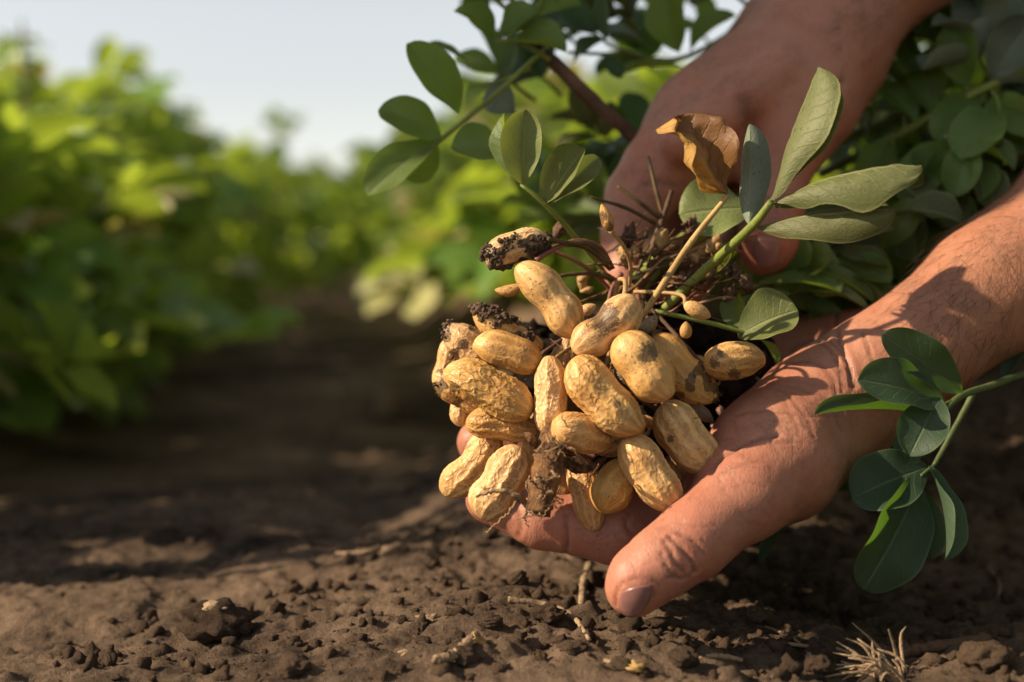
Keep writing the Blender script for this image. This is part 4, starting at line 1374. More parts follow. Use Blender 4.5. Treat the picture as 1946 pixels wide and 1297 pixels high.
# -- central leaf with rolled leaflets (in focus)
leaf_on(plant, [(1258, 592, .398), (1290, 560, .395), (1345, 508, .388), (1428, 432, .372), (1466, 384, .366)], [17, 20, 19, 18, 14], M_STEM, [
    ((1464, 380, .366), (1556, 128, .364), 176, dict(face=unit(RIGHT * 0.72 - FWD * 0.62 + UP * 0.1), fold=0.75, curl=1.1, crumple=0.08, arch=-0.03, wave=0.03, seed=1, nu=16, nv=26, twist=0.3, lopsided=0.10)),
    ((1472, 390, .366), (1752, 318, .350), 150, dict(face=unit(UP * -0.80 + FWD * 0.35), fold=0.35, curl=1.3, arch=-0.10, crumple=0.14, wave=0.07, seed=2, nu=16, nv=26)),
    ((1440, 432, .371), (1700, 396, .354), 120, dict(face=unit(UP * -0.6 + FWD * 0.7), fold=0.2, curl=1.2, arch=-0.04, crumple=0.10, wave=0.05, seed=3, nu=16, nv=26)),
    ((1424, 428, .372), (1424, 236, .378), 100, dict(face=unit(FWD * 0.9 + RIGHT * 0.35), fold=0.3, curl=1.1, arch=0.03, wave=0.04, seed=4, nu=16, nv=24, mat=M_LEAF_GREY, twist=-0.4)),
], M_LEAF_OLIVE)
# -- withered leaf on a straw-coloured stalk
leaf_on(plant, [(1182, 660, .386), (1235, 580, .382), (1310, 465, .378), (1384, 371, .376)], [12, 13, 13, 9], M_STRAW, [
    ((1382, 368, .376), (1276, 216, .372), 150, dict(face=unit(RIGHT * 0.1 - FWD * 0.9 + UP * 0.3), fold=0.45, curl=0.5, arch=-0.10, crumple=0.5, wave=0.12, seed=5, nu=18, nv=28, twist=0.9, tipcurl=-0.12)),
], M_LEAF_DRY, name="leaf")
# -- olive leaf behind
leaf_on(plant, [(1260, 500, .412), (1280, 470, .410), (1300, 445, .408)], [8, 8, 7], M_STEM, [
    ((1425, 395, .404), (1292, 408, .402), 128, dict(face=unit(-FWD + UP * 0.5), fold=0.1, curl=0.25, arch=0.03, seed=6)),
], M_LEAF_LIGHT)
# -- low leaf over the wrist side
leaf_on(plant, [(1245, 592, .388), (1340, 612, .388), (1440, 640, .390)], [9, 10, 8], M_STEM, [
    ((1402, 640, .390), (1516, 590, .386), 118, dict(face=unit(-FWD * 0.8 + UP * 0.4 + LFT * 0.3), fold=0.25, curl=0.5, arch=0.08, seed=7, nu=14, nv=22)),
    ((1412, 636, .394), (1398, 560, .398), 62, dict(face=unit(-FWD * 0.7 + LFT * 0.6), fold=0.3, curl=0.4, arch=0.1, seed=8, mat=M_LEAF)),
    ((1440, 642, .396), (1470, 690, .402), 50, dict(face=unit(-FWD * 0.5 + UP), fold=0.3, curl=0.3, seed=9, mat=M_LEAF)),
], M_LEAF_LIGHT)
# -- pair of speckled leaflets left of the hand
leaf_on(plant, [(1180, 560, .402), (1110, 470, .396), (1040, 392, .386), (990, 350, .384)], [10, 11, 10, 8], M_STEM, [
    ((992, 350, .384), (1000, 208, .378), 92, dict(face=unit(-FWD * 0.9 + LFT * 0.1 + UP * 0.25), fold=0.2, curl=0.6, arch=0.04, seed=10, nu=14, nv=22, lopsided=0.1)),
    ((990, 346, .388), (958, 216, .390), 70, dict(face=unit(-FWD * 0.4 + LFT * 0.9), fold=0.3, curl=0.5, seed=11, mat=M_LEAF)),
    ((1035, 390, .386), (1112, 282, .380), 98, dict(face=unit(-FWD * 0.85 + UP * 0.35 + LFT * 0.3), fold=0.4, curl=0.55, arch=0.03, seed=12, nu=14, nv=22)),
    ((1040, 392, .386), (1138, 300, .392), 60, dict(face=unit(-FWD * 0.6 - RIGHT * 0.2 + UP * -0.2), fold=0.4, curl=0.5, seed=13)),
], M_LEAF_LIGHT)
# -- shoot reaching up to the left
leaf_on(plant, [(1040, 90, .448), (998, 128, .442), (930, 190, .436), (835, 268, .430), (795, 300, .428)], [11, 10, 10, 9, 7], M_STEM, [
    ((872, 218, .432), (772, 84, .424), 102, dict(face=unit(-FWD * 1.0 + RIGHT * 0.35 + UP * 0.1), fold=0.4, curl=0.6, seed=14, nu=12, nv=20)),
    ((840, 262, .430), (720, 208, .424), 85, dict(face=unit(-FWD * 0.95 + UP * 0.35), fold=0.2, curl=0.4, arch=0.1, seed=15)),
    ((836, 266, .430), (698, 372, .426), 93, dict(face=unit(-FWD * 0.9 + UP * 0.4 + LFT * 0.2), fold=0.3, curl=0.4, arch=0.06, seed=16)),
    ((830, 272, .432), (776, 344, .440), 61, dict(face=unit(-FWD * 0.6 - LFT * 0.4), fold=0.2, curl=0.4, seed=17)),
], M_LEAF)
leaf_on(plant, [(985, 300, .425), (960, 310, .424), (950, 315, .424)], [7, 7, 6], M_STEM, [
    ((965, 300, .424), (857, 282, .418), 98, dict(face=unit(-FWD * 0.8 + UP * 0.5), fold=0.2, curl=0.5, arch=0.12, seed=18)),
], M_LEAF)
leaf_on(plant, [(1010, 130, .45), (960, 150, .45), (915, 165, .452)], [7, 6, 5], M_STEM, [
    ((888, 118, .446), (800, 88, .45), 49, dict(face=unit(-FWD * 0.3 + UP * 0.9), fold=0.2, curl=0.3, seed=19)),
    ((980, 215, .455), (930, 165, .458), 71, dict(face=unit(-FWD * 0.8 + LFT * 0.4), fold=0.2, curl=0.3, seed=20, mat=M_LEAF_GREY)),
], M_LEAF)
# -- top leaves
leaf_on(plant, [(1045, 115, .446), (990, 82, .444), (945, 78, .444)], [10, 9, 8], M_STEM, [
    ((940, 78, .444), (862, 22, .44), 81, dict(face=unit(-FWD * 0.6 + UP * 0.6 + LFT * 0.3), fold=0.7, curl=0.5, seed=21)),
    ((948, 74, .444), (1022, 22, .44), 81, dict(face=unit(-FWD * 0.7 + UP * 0.6), fold=0.2, curl=0.5, seed=22)),
    ((975, 62, .446), (1104, 8, .445), 68, dict(face=unit(-FWD * 0.6 + UP * 0.7), fold=0.2, curl=0.5, seed=23)),
    ((968, 82, .444), (1076, 100, .440), 102, dict(face=unit(-FWD * 0.6 + UP * 0.7), fold=0.35, curl=0.6, seed=24)),
    ((936, 72, .448), (905, -10, .452), 66, dict(face=unit(-FWD + LFT * 0.4), fold=0.4, curl=0.5, seed=25)),
], M_LEAF)
leaf_on(plant, [(1440, 30, .50), (1300, 110, .49), (1180, 105, .48), (1080, 100, .47)], [12, 10, 8, 6], M_STEM, [
    ((1290, 100, .475), (1268, -20, .47), 96, dict(face=unit(-FWD * 0.8 + LFT * 0.5), fold=0.25, curl=0.6, seed=26)),
    ((1240, 95, .48), (1105, 62, .478), 60, dict(face=unit(-FWD * 0.4 + UP * 0.8), fold=0.3, curl=0.4, seed=27, mat=M_LEAF_GREY)),
    ((1310, 100, .485), (1400, 30, .48), 90, dict(face=unit(-FWD * 0.5 + UP * 0.8), fold=0.3, curl=0.6, seed=28)),
    ((1300, 130, .48), (1172, 146, .475), 62, dict(face=unit(-FWD * 0.3 + UP * 0.9), fold=0.3, curl=0.4, seed=29)),
    ((1150, 105, .47), (1180, 150, .468), 40, dict(face=unit(-FWD + UP * 0.2), fold=0.3, curl=0.4, seed=30, mat=M_LEAF_BLUE)),
], M_LEAF)
# shoots continuing above the picture
SPR = [
    ((1000, 70, .45), (960, -20, .45), 110, 62), ((1000, 70, .45), (1060, -60, .44), 110, 62), ((1010, 60, .45), (850, -60, .44), 115, 64),
    ((1060, 0, .44), (1010, -130, .43), 115, 66), ((1060, -20, .44), (1150, -130, .44), 115, 66), ((980, -40, .45), (800, -170, .43), 115, 66),
    ((1000, -60, .44), (930, -230, .43), 115, 66), ((1100, -60, .45), (1220, -220, .44), 115, 66), ((1050, -130, .44), (1080, -300, .42), 115, 66),
    ((900, -130, .44), (760, -290, .42), 115, 66), ((950, -200, .43), (880, -380, .41), 115, 66), ((1200, -60, .46), (1330, -150, .46), 115, 66),
    ((800, -180, .43), (660, -340, .40), 115, 66), ((1180, -180, .45), (1280, -330, .44), 115, 66), ((860, -60, .44), (700, -110, .42), 110, 60),
    ((1420, 10, .50), (1330, -70, .49), 110, 66),
]
for k, (a, b_, L, W) in enumerate(SPR):
    spray(plant, a, b_, L, W, M_LEAF, M_STEM, 300 + k)
# foliage to the right of the grip
pxtube("stem", [(1560, 330, .50), (1700, 262, .475), (1800, 205, .465), (1900, 155, .46), (2020, 110, .46)], [20, 19, 18, 16, 13], M_STEM, plant, n=26, sides=10, rough=0.06, seed=6)
SPR2 = [  # start, end, L, W, mat
    ((1890, 160, .462), (1850, 90, .462), 120, 74, M_LEAF_GREY), ((1900, 155, .46), (1960, 60, .455), 125, 84, M_LEAF_GREY), ((1880, 165, .462), (1900, 240, .455), 130, 92, M_LEAF),
    ((1800, 205, .466), (1820, 300, .452), 125, 80, M_LEAF), ((1720, 250, .472), (1740, 150, .48), 115, 70, M_LEAF), ((1700, 262, .475), (1690, 360, .46), 120, 72, M_LEAF_OLIVE),
    ((1700, 300, .475), (1740, 400, .455), 125, 78, M_LEAF_OLIVE), ((1640, 330, .485), (1620, 420, .47), 120, 70, M_LEAF), ((1850, 180, .464), (1790, 90, .475), 110, 66, M_LEAF),
    ((1700, 130, .50), (1720, 60, .50), 110, 64, M_LEAF), ((1780, 320, .47), (1880, 330, .455), 120, 80, M_LEAF_OLIVE), ((1900, 300, .47), (1960, 250, .46), 130, 84, M_LEAF),
    ((1650, 270, .49), (1660, 190, .495), 110, 64, M_LEAF), ((1560, 440, .46), (1600, 520, .44), 130, 70, M_LEAF), ((1520, 470, .45), (1540, 560, .44), 130, 64, M_LEAF),
    ((1480, 500, .45), (1590, 480, .44), 130, 66, M_LEAF_OLIVE), ((1620, 440, .47), (1680, 480, .455), 120, 64, M_LEAF), ((1440, 540, .44), (1520, 520, .432), 120, 58, M_LEAF),
    ((1660, 380, .48), (1760, 380, .462), 125, 72, M_LEAF), ((1560, 380, .49), (1560, 460, .475), 120, 70, M_LEAF), ((1830, 60, .49), (1780, -10, .49), 120, 70, M_LEAF),
    ((1940, 100, .48), (1900, 20, .48), 120, 72, M_LEAF), ((2000, 200, .48), (1960, 330, .475), 130, 80, M_LEAF), ((2000, 60, .47), (2060, -60, .46), 125, 76, M_LEAF),
    ((1500, 430, .475), (1470, 560, .462), 120, 66, M_LEAF), ((1580, 500, .47), (1660, 540, .462), 130, 66, M_LEAF_OLIVE), ((1720, 440, .49), (1720, 540, .48), 130, 70, M_LEAF),
    ((1840, 240, .49), (1760, 200, .49), 120, 74, M_LEAF), ((1820, 380, .50), (1860, 440, .49), 120, 74, M_LEAF), ((1620, 200, .52), (1680, 260, .51), 120, 74, M_LEAF),
]
for k, (a, b_, L, W, m) in enumerate(SPR2):
    spray(plant, a, b_, L, W, m, M_STEM, 400 + k, droop=0.1)
for k, (b_, t_, w, fc, m) in enumerate([
    ((1835, 165, .462), (1812, 42, .458), 84, unit(-FWD + LFT * 0.5), M_LEAF), ((1885, 150, .46), (1960, 34, .452), 104, unit(-FWD * 0.8 + UP * 0.4), M_LEAF_GREY),
    ((1888, 162, .46), (2000, 168, .455), 50, unit(UP), M_LEAF_GREY), ((1860, 185, .463), (1775, 265, .458), 88, unit(-FWD + UP * 0.4), M_LEAF),
    ((1905, 175, .462), (1930, 300, .452), 120, unit(-FWD + LFT * 0.2), M_LEAF), ((1770, 215, .468), (1755, 100, .47), 82, unit(-FWD + LFT * 0.3), M_LEAF),
    ((1745, 235, .47), (1665, 160, .475), 70, unit(-FWD * 0.7 + UP * 0.6), M_LEAF), ((1790, 225, .468), (1830, 320, .456), 92, unit(-FWD + UP * 0.2), M_LEAF_OLIVE),
    ((1900, 60, .47), (1860, -30, .47), 90, unit(-FWD + UP * 0.3), M_LEAF), ((1690, 270, .474), (1640, 350, .468), 80, unit(-FWD + UP * 0.4), M_LEAF),
    ((1946, 120, .468), (1900, 90, .475), 80, unit(-FWD + UP * 0.4), M_LEAF), ((1740, 300, .48), (1690, 400, .474), 84, unit(-FWD + LFT * 0.3), M_LEAF),
]):
    leaf_on(plant, [(b_[0] + 14, b_[1] + 18, b_[2] + .003), (b_[0] + 6, b_[1] + 8, b_[2] + .001), b_], [8, 8, 7], M_STEM,
            [(b_, t_, w, dict(face=fc, fold=0.25, curl=0.4, arch=0.06, seed=160 + k, nu=12, nv=18))], m)
g_ = random.Random(55)
for k in range(34):        # behind the stems at the top and left of the grip
    x = g_.uniform(900, 1420); y = g_.uniform(-90, 150) if k < 22 else g_.uniform(230, 430)
    if k >= 22: x = g_.uniform(1000, 1190)
    d0 = g_.uniform(.47, .58) if k < 22 else g_.uniform(.50, .60)
    spray(plant, (x + g_.uniform(20, 90), y + g_.uniform(20, 60), d0 + .01), (x, y, d0), 108 * .46 / d0, 56 * .46 / d0, g_.choice((M_LEAF, M_LEAF, M_LEAF_BLUE, M_LEAF_OLIVE)), M_STEM, 700 + k, pw=8)
for k in range(46):        # right of the grip
    x = g_.uniform(1620, 2010); y = g_.uniform(-60, 470)
    if y > 150 + (1946 - x) * 1.2: continue
    d0 = g_.uniform(.49, .62)
    spray(plant, (x - g_.uniform(20, 90), y + g_.uniform(20, 70), d0 + .01), (x, y, d0), 125 * .48 / d0, 70 * .48 / d0, g_.choice((M_LEAF, M_LEAF, M_LEAF_BLUE, M_LEAF_OLIVE)), M_STEM, 760 + k, pw=8, droop=0.1)
for k in range(26):        # below the grip, towards the palm
    x = g_.uniform(1440, 1700); y = g_.uniform(440, 620)
    if y > 600 - (x - 1560) * 0.6 or y < 430: continue
    d0 = g_.uniform(.455, .55)
    spray(plant, (x - g_.uniform(40, 90), y - g_.uniform(10, 50), d0 + .01), (x, y, d0), 120 * .46 / d0, 60 * .46 / d0, g_.choice((M_LEAF, M_LEAF_BLUE, M_LEAF_OLIVE)), M_STEM, 830 + k, pw=8, droop=0.1)
# bundled, drooping leaves under the grip
for k, (b_, t_, w, fc, m) in enumerate([
    ((1440, 545, .430), (1600, 560, .424), 74, unit(UP * 0.9 - FWD * 0.5), M_LEAF), ((1450, 515, .436), (1660, 575, .428), 70, unit(UP * 0.9 - FWD * 0.4), M_LEAF),
    ((1500, 560, .426), (1650, 590, .422), 50, unit(UP * 0.9 - FWD * 0.4), M_LEAF_OLIVE), ((1490, 520, .434), (1595, 500, .426), 62, unit(UP * 0.7 - FWD * 0.7), M_LEAF),
    ((1560, 480, .442), (1700, 440, .436), 66, unit(UP * 0.8 - FWD * 0.6), M_LEAF_OLIVE), ((1700, 405, .438), (1830, 425, .43), 90, unit(UP * 0.7 - FWD * 0.6), M_LEAF_OLIVE),
    ((1420, 575, .44), (1560, 600, .436), 60, unit(UP * 0.8 - FWD * 0.6), M_LEAF), ((1680, 470, .446), (1740, 380, .44), 70, unit(-FWD + UP * 0.3), M_LEAF),
    ((1840, 270, .445), (1815, 375, .44), 84, unit(-FWD + LFT * 0.3), M_LEAF), ((1850, 310, .45), (1890, 400, .442), 84, unit(-FWD + UP * 0.3), M_LEAF_OLIVE),
]):
    leaf_on(plant, [(b_[0] - 46, b_[1] - 12, b_[2] + .004), (b_[0] - 20, b_[1] - 6, b_[2] + .002), b_], [8, 8, 7], M_STEM,
            [(b_, t_, w, dict(face=fc, fold=0.25, curl=0.5, arch=0.12, seed=60 + k, nu=12, nv=18))], m)

# ------------------------------------------------------------------ shoot hanging below the forearm
shoot = empty("peanut_shoot", at(1990, 700, .40), label="leafy green peanut shoot drooping in front of the wrist and forearm", category="peanut shoot")
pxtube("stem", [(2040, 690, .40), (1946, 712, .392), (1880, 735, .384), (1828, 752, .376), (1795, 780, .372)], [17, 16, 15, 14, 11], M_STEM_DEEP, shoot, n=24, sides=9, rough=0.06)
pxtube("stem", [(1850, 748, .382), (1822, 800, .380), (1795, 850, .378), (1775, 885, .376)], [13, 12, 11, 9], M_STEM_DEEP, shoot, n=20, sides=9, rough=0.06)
fc = -FWD
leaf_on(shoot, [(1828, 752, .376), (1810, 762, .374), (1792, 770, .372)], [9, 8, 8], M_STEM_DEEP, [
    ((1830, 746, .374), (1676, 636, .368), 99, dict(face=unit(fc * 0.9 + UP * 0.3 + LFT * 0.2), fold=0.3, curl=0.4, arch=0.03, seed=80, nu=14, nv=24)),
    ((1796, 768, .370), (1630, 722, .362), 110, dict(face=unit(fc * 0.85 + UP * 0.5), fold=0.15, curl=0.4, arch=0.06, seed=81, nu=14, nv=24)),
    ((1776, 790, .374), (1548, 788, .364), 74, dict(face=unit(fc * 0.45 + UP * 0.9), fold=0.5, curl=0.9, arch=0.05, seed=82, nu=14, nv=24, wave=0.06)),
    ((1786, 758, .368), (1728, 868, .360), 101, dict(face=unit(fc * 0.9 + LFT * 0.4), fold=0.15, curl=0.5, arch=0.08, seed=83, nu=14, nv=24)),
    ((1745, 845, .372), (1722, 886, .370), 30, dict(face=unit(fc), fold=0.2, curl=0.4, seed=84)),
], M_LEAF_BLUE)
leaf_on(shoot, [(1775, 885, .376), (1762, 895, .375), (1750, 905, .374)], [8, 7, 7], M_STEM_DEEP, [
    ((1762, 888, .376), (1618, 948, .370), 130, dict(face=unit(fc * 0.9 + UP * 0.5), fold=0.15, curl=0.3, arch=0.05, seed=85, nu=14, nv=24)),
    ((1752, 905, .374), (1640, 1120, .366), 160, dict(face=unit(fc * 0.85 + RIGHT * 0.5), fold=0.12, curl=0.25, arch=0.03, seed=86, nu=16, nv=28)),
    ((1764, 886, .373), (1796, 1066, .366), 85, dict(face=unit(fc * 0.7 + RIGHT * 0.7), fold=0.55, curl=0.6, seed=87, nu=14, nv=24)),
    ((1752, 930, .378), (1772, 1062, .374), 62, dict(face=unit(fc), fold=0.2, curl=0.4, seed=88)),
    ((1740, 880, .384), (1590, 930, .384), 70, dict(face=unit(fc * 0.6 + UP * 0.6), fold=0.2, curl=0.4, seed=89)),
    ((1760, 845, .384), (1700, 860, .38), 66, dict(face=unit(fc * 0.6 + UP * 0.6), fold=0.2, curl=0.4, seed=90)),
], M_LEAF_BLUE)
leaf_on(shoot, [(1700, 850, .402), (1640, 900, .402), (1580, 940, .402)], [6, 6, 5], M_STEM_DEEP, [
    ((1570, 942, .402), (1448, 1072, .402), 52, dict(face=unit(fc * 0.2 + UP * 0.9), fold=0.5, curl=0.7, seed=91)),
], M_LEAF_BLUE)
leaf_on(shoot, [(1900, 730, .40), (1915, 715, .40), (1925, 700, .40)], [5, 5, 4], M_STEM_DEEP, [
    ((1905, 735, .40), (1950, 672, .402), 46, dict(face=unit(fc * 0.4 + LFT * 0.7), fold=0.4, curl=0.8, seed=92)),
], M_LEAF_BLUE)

# ------------------------------------------------------------------ crop rows behind
def quad_leaf(seed, L=0.046, W=0.031, pet=0.048, res=(4, 7)):
    """one four-leaflet leaf at the origin, petiole along +X, upper side +Z"""
    g_ = random.Random(seed)
    geos, uvs = [], []
    V, F = tube_geo(spline([(0, 0, 0), (pet * 0.5, 0, 0.006), (pet, 0, 0)], 5), [0.0011] * 5, 4)
    parts = [(V, F, np.full((len(V), 2), 0.5))]
    for off, back in ((0.38, 0), (-0.38, 0), (1.05, 0.014), (-1.05, 0.014)):
        a = off + g_.uniform(-0.2, 0.2); b = np.array([pet - back, 0, 0]); l = L * g_.uniform(0.85, 1.1)
        tip = b + np.array([math.cos(a), math.sin(a), g_.uniform(-0.35, 0.35)]) * l
        V, F, U = leaflet_geo(b, tip, W * g_.uniform(0.9, 1.1), (g_.uniform(-.3, .3), g_.uniform(-.4, .4), 1), fold=g_.uniform(0.05, 0.4), curl=g_.uniform(0, .5), arch=g_.uniform(-.08, .1), seed=seed, nu=res[0], nv=res[1])
        parts.append((V, [F], U))
    Vs, Fq, Ft, Us, off = [], [], [], [], 0
    for V, F, U in parts:
        Vs.append(V); Us.append(U)
        for f in F: (Fq if f.shape[1] == 4 else Ft).append(f + off)
        off += len(V)
    return np.vstack(Vs), [np.vstack(Fq), np.vstack(Ft)], np.vstack(Us)


QL = [quad_leaf(s) for s in range(5)]
M_LEAF_PALE = leaf_mat("leaf_pale", (0.30, 0.29, 0.12), (0.42, 0.38, 0.20), (0.45, 0.40, 0.08), (0.4, 0.36, 0.18), rough=0.35, tfac=0.3, hue=0.6)
QL_PALE = [make_mesh("leaf", q[0], q[1], uv=q[2]) for q in QL[:2]]
for me in QL_PALE: me.materials.append(M_LEAF_PALE)
QL_ME = [make_mesh("leaf", q[0], q[1], uv=q[2]) for q in QL]
for me in QL_ME: me.materials.append(M_LEAF_BG)


def leaf_frames(n, rad, hgt, seed):
    """matrices of leaves spread through a low bushy dome"""
    g_ = random.Random(seed); out = []
    for k in range(n):
        az = g_.uniform(0, 6.283); u = g_.random() ** 0.5; zz = g_.random() ** 0.8
        prof = math.sqrt(max(0.05, 1 - (zz * 0.95) ** 2.2))
        r = rad * u * prof
        p = Vector((r * math.cos(az), r * math.sin(az), 0.02 + hgt * zz * (1 - 0.25 * u * u)))
        yaw = az + g_.gauss(0, 0.7); tilt = g_.uniform(-0.55, 0.45) * (0.4 + u)
        M = Matrix.Translation(p) @ Matrix.Rotation(yaw, 4, 'Z') @ Matrix.Rotation(tilt, 4, 'Y') @ Matrix.Rotation(g_.gauss(0, 0.45), 4, 'X') @ Matrix.Scale(g_.uniform(0.75, 1.2), 4)
        out.append(M)
    return out


def stems_mesh(rad, hgt, seed, n=9):
    g_ = random.Random(seed); geos = []
    for k in range(n):
        az = g_.uniform(0, 6.283); r = rad * g_.uniform(0.3, 0.9)
        e = np.array([r * math.cos(az), r * math.sin(az), hgt * g_.uniform(0.5, 0.95)])
        geos.append(tube_geo(spline([(0, 0, -0.03), e * [0.35, 0.35, 0.55], e], 8), np.linspace(0.0035, 0.0014, 8), 5))
    return make_mesh("stem", *join(geos))


def row_plant(x, y, rad, hgt, nleaf, seed, label, group, separate):
    z = float(ground_h(np.array(x), np.array(y), False))
    root = empty("peanut_plant", (x, y, z), label=label, category="peanut plant", group=group)
    link("stem", stems_mesh(rad, hgt, seed), M_STEM, root, kind="stuff")
    fr = leaf_frames(nleaf, rad, hgt, seed)
    g_ = random.Random(seed + 1)
    if separate:
        for M in fr:
            o = bpy.data.objects.new("leaf", QL_PALE[g_.randrange(2)] if g_.random() < 0.10 else QL_ME[g_.randrange(5)]); COL.objects.link(o)
            o.parent = root; o.matrix_local = M
    else:
        Vs, Fq, Ft, Us, off = [], [], [], [], 0
        for M in fr:
            V, F, U = QL[g_.randrange(5)]
            R_ = np.array(M)
            Vs.append(V @ R_[:3, :3].T + R_[:3, 3]); Us.append(U)
            Fq.append(F[0] + off); Ft.append(F[1] + off); off += len(V)
        o = link("foliage", make_mesh("foliage", np.vstack(Vs), [np.vstack(Fq), np.vstack(Ft)], uv=np.vstack(Us)), M_LEAF_BG, root, kind="stuff")
    return root


ORD = ["first", "second", "third", "fourth", "fifth", "sixth", "seventh", "eighth", "ninth", "tenth", "eleventh", "twelfth"]
# left row: bushes beside the furrow, the first ones stand outside the picture and shade the furrow
yl = [0.60, 0.86, 1.10, 1.36, 1.62, 1.90, 2.18, 2.50, 2.85, 3.25]
for k, y in enumerate(yl):
    rel = -0.38 - 0.004 * k + (0.06 if k > 6 else 0) + 0.025 * math.sin(k * 2.1) - (0.10 if k == 0 else 0)
    row_plant(ROWA * y + rel, y, 0.22 + 0.02 * math.sin(k * 1.3), (0.225 if k == 0 else 0.19 if k < 3 else 0.25) + 0.02 * math.sin(k * 1.7 + 1), 170 if k < 6 else 110, 1000 + k * 7,
              f"blurred leafy bush, {ORD[k]} from the camera in the row left of the furrow", "bushes of the left row", 0 < k < 6)
# added unseen foliage left of the frame, shaped to shade the upper hand
tall = empty("peanut_plant", (-0.34, 0.425, float(ground_h(np.array(-0.34), np.array(0.425), False))), label="added unseen peanut foliage shading the upper hand from the left", category="peanut plant")
link("stem", stems_mesh(0.06, 0.44, 91, 12), M_STEM, tall, kind="stuff")
g_ = random.Random(92)
for k in range(200):
    M = Matrix.Translation((g_.uniform(-0.05, 0.05), g_.uniform(-0.078, 0.09) if k < 150 else g_.uniform(-0.02, 0.09), g_.uniform(0.385, 0.62) if k < 150 else g_.uniform(0.31, 0.42))) @ Matrix.Rotation(g_.uniform(0, 6.283), 4, 'Z') @ Matrix.Rotation(g_.uniform(0.1, 1.1), 4, 'Y') @ Matrix.Rotation(g_.gauss(0, 0.5), 4, 'X') @ Matrix.Scale(g_.uniform(0.6, 0.85), 4)
    o = bpy.data.objects.new("leaf", QL_ME[g_.randrange(5)]); COL.objects.link(o); o.parent = tall; o.matrix_local = M
# second row further left fills the gaps
for k, y in enumerate([1.7, 2.2, 2.8, 3.4]):
    row_plant(ROWA * y - 1.05, y, 0.24, 0.24 + 0.03 * math.sin(k * 2.0), 90, 2000 + k * 7,
              f"blurred bush {ORD[k]} from the camera behind the row left of the furrow", "bushes behind the left row", False)
# right row behind the held plant
for k, (y, rel, h, r) in enumerate([(0.98, 0.24, 0.12, 0.15), (1.18, 0.21, 0.13, 0.16), (1.40, 0.20, 0.15, 0.18), (1.65, 0.19, 0.17, 0.19), (1.95, 0.17, 0.18, 0.2), (2.3, 0.15, 0.19, 0.2), (2.7, 0.12, 0.2, 0.2)]):
    row_plant(ROWA * y + rel, y, r, h, 150, 3000 + k * 7,
              f"low blurred bush behind the hands, {ORD[k]} from the camera right of the furrow", "bushes of the right row", k < 3)
# neighbours right of the hands; those out of view are added to block skylight
for k, (x, y, r, h, lab) in enumerate([(0.36, 0.66, 0.13, 0.15, "dark leafy bush in the shade behind the forearm at the right edge"), (0.50, 0.36, 0.16, 0.30, "added unseen bush beside the forearm beyond the right edge"),
                                       (0.50, 0.04, 0.18, 0.30, "added unseen bush next to the camera beyond the right edge")]):
    row_plant(x, y, r, h, 90, 3500 + k * 7, lab, "bushes right of the hands", False)
# far rows: one mass
Vs, Fq, Ft, Us, off = [], [], [], [], 0
g_ = random.Random(77)
SM = [quad_leaf(90 + s, L=0.06, W=0.034, res=(2, 3)) for s in range(3)]
for ry, rel_list in ((0, (-5.2, -3.9, -2.6, -1.9, -1.10, -0.38, 0.1, 0.9, 1.6, 2.3, 3.2, 4.2)),):
    for rel in rel_list:
        y = 3.5 if -1.3 < rel < 0.5 else 2.6
        while y < 40:
            n = max(10, int(70 - y * 2.5))
            h = 0.30 if rel < 0 else 0.20
            x = ROWA * y + rel + g_.uniform(-.05, .05); z = float(ground_h(np.array(x), np.array(y), False))
            sc = 1 + y * 0.05
            for M in leaf_frames(n, 0.24, h * g_.uniform(0.85, 1.15), g_.randrange(10 ** 6)):
                V, F, U = SM[g_.randrange(3)]; R_ = np.array(M)
                Vs.append(V @ R_[:3, :3].T * sc + R_[:3, 3] + [x, y, z]); Us.append(U); Fq.append(F[0] + off); Ft.append(F[1] + off); off += len(V)
            y += 0.30 + y * 0.03
link("distant_crop_rows", make_mesh("distant_crop_rows", np.vstack(Vs), [np.vstack(Fq), np.vstack(Ft)], uv=np.vstack(Us)), M_LEAF_BG, kind="stuff",
     label="distant blurred rows of green peanut crop")

# taller weeds standing up out of the left row
def weed(x, y, h, seed, label):
    z = float(ground_h(np.array(x), np.array(y), False))
    root = empty("weed", (x, y, z), label=label, category="weed", group="weeds in the left row")
    g_ = random.Random(seed); pts = [(0, 0, 0), (g_.uniform(-.02, .02), 0, h * .5), (g_.uniform(-.05, .05), 0, h)]
    V, F = tube_geo(spline(pts, 12), np.linspace(0.004, 0.0015, 12), 6)
    link("stem", make_mesh("stem", V, F), M_STEM_BROWN, root)
    for k in range(22):
        t = g_.uniform(0.45, 1.0); p = spline(pts, 50)[int(t * 49)]
        o = bpy.data.objects.new("leaf", QL_ME[g_.randrange(5)]); COL.objects.link(o); o.parent = root
        o.matrix_local = Matrix.Translation(p) @ Matrix.Rotation(g_.uniform(0, 6.28), 4, 'Z') @ Matrix.Rotation(g_.uniform(-1.0, 0.1), 4, 'Y') @ Matrix.Scale(g_.uniform(0.35, 0.6) * (1.25 - t * 0.5), 4)
for k, (px, py, d, lab) in enumerate([(60, 40, 1.15, "tall blurred weed at the left edge against the sky"), (400, 190, 1.75, "upright dark blurred weed nearest the tall left bushes"),
                                     (510, 205, 2.3, "blurred weed standing alone against the pale sky"), (635, 300, 3.0, "small blurred weed at the far end of the left row")]):
    P = at(px, py, d); z = float(ground_h(np.array(P[0]), np.array(P[1]), False))
    weed(P[0], P[1], P[2] - z, 4000 + k, lab)

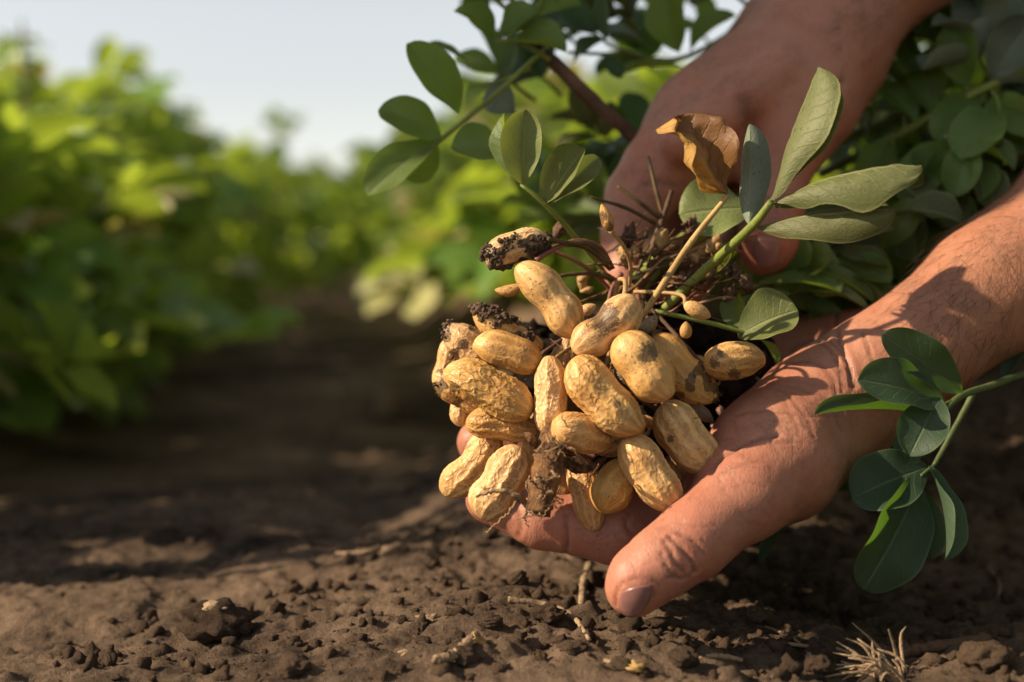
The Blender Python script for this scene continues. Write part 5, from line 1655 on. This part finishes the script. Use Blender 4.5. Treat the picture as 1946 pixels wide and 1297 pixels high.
# ------------------------------------------------------------------ things lying on the soil
P, d = ground_hit(430, 655)
V, F = lump(0.028, 5, 3, 0.2)
o = link("stone", make_mesh("stone", V * [1.2, 1, 0.8], F), M_STONE, label="pale blurred stone in the shaded furrow", category="stone"); o.location = P + np.array([0, 0, 0.012])
for k, (px, py, r, lab) in enumerate([(735, 785, 0.010, "small tan stone far along the shaded furrow"), (740, 392 + 660, 0.0022, "light pebble at the edge of the furrow left of the fingers"), (1775, 1290 - 240, 0.004, "reddish pebble in the shade below the hanging shoot")]):
    P, d = ground_hit(px, py)
    V, F = lump(r, 15 + k, 2, 0.25)
    o = link("pebble", make_mesh("pebble", V, F), M_LITTER, label=lab, category="pebble", group="pebbles"); o.location = P + np.array([0, 0, r * 0.4])


def lying(name, pts, w, mat, label, cat, seed=0, lift=0.5, group=None):
    """a twig lying on the ground through pixels; w in px"""
    P, D = zip(*[ground_hit(*p) for p in pts])
    P = np.array(P); dm = float(np.mean(D))
    r = [ppx(x, dm) / 2 for x in w]
    S = spline(P, 10 * len(pts))
    S[:, 2] = np.maximum(S[:, 2], 0.7 * S[:, 2] + 0.3 * S[:, 2].max()) + np.mean(r) * lift
    R = np.interp(np.linspace(0, 1, len(S)), np.linspace(0, 1, len(r)), r)
    S = S + np.random.default_rng(seed).normal(size=S.shape) * np.mean(r) * 0.12
    V, F = tube_geo(S, R, 8, 0.16, seed)
    o = link(name, make_mesh(name, V, F), mat, label=label, category=cat)
    if group: o["group"] = group
    return o


lying("twig", [(965, 1145), (1040, 1160), (1090, 1185), (1120, 1225)], [14, 13, 11, 7], M_LITTER, "pale curved twig lying on the soil below the fingertips", "twig", 1, 0.9)
lying("stick", [(828, 1270), (870, 1252), (905, 1215)], [18, 22, 20], M_LITTER, "short dry woody stick with a yellow frayed end", "stick", 2, 0.8)
lying("stick", [(1120, 1085), (1110, 1120), (1105, 1155)], [16, 15, 12], M_LITTER, "upright brown stub just left of the thumb", "stick", 3, 1.2)
lying("stick", [(1705, 1250), (1790, 1235), (1880, 1228)], [26, 26, 22], M_STEM_BROWN, "dark thick half-buried stick at the lower right", "stick", 4, 0.5)
lying("twig", [(1480, 1225), (1530, 1235), (1590, 1240), (1640, 1262)], [7, 8, 7, 6], M_LITTER, "thin pale twig running to the dry root tuft", "twig", 5, 1.2)
lying("twig", [(1840, 1238), (1890, 1255), (1925, 1290)], [6, 6, 5], M_LITTER, "thin twig at the lower right beside the largest clod", "twig", 6, 1.2)
lying("twig", [(1455, 1195), (1500, 1212), (1525, 1235)], [5, 6, 5], M_LITTER, "short thin twig in the thumb's shadow", "twig", 7, 1.2)
lying("twig", [(1330, 1255), (1370, 1252), (1410, 1265)], [8, 12, 8], M_LITTER, "flat curled scrap of straw below the thumb", "straw", 8, 1.0)
lying("twig", [(1150, 1262), (1190, 1275), (1215, 1282)], [8, 10, 8], M_LITTER, "thin straw beside the yellowish dry flake", "straw", 9, 1.0)
lying("twig", [(640, 1062), (690, 1058), (720, 1045)], [7, 8, 6], M_LITTER, "blurred pale stalk at the furrow's edge left of the hand", "twig", 10, 1.5)
lying("twig", [(1880, 1080), (1900, 1120), (1895, 1150)], [4, 5, 4], M_LITTER, "hair-thin curved rootlet on the dark soil at the right edge", "twig", 11, 1.5)

# dry root tuft
P, d = ground_hit(1700, 1285)
tuft = empty("dry_root_tuft", P, label="tuft of dry bristly roots sticking out of the soil at the lower right", category="root tuft")
g_ = random.Random(9)
for k in range(34):
    a = math.radians(g_.uniform(95, 200)); L = ppx(g_.uniform(50, 150), d)
    dy = g_.uniform(-0.3, 0.5)
    dirv = np.array([math.cos(a), dy, abs(math.sin(a)) * 0.75 + 0.08])
    b0 = P + np.array([g_.uniform(-.004, .004), g_.uniform(-.004, .004), -.002])
    tube("bristle", [b0, b0 + dirv * L * 0.5 + np.array([0, 0, 0.002]), b0 + dirv * L + np.array([g_.uniform(-.004, .004), 0, g_.uniform(-.004, .003)])],
         [0.00055, 0.00045, 0.0002], M_LITTER, tuft, n=9, sides=5, rough=0.15, seed=k)

# flakes of dry leaf and straw
flakes = [(1213, 1278, 20, "yellowish crumpled dry flake at the bottom edge"), (905, 1222, 16, "orange flake on the end of the woody stick"), (690, 1215, 12, "small pale flake on the smooth soil"),
          (770, 1245, 14, "pale flat flake in the crumbly patch at the bottom"), (812, 1180, 12, "tan flake left of the pale curved twig"), (1540, 1250, 12, "pale flake left of the root tuft"), (1905, 1270, 14, "pale flake right of the largest clod")]
for k, (px, py, r, lab) in enumerate(flakes):
    P, d = ground_hit(px, py)
    V, F = lump(ppx(r, d), 60 + k, 2, 0.7)
    V = V * [1, 0.8, 0.35]
    o = link("dry_flake", make_mesh("dry_flake", V, F), M_STRAW if k < 2 else M_LITTER, label=lab, category="dry flake", group="dry flakes on the soil")
    o.location = P + np.array([0, 0, ppx(r, d) * 0.3]); o.rotation_euler = (0.3 * math.sin(k), 0.3, k)
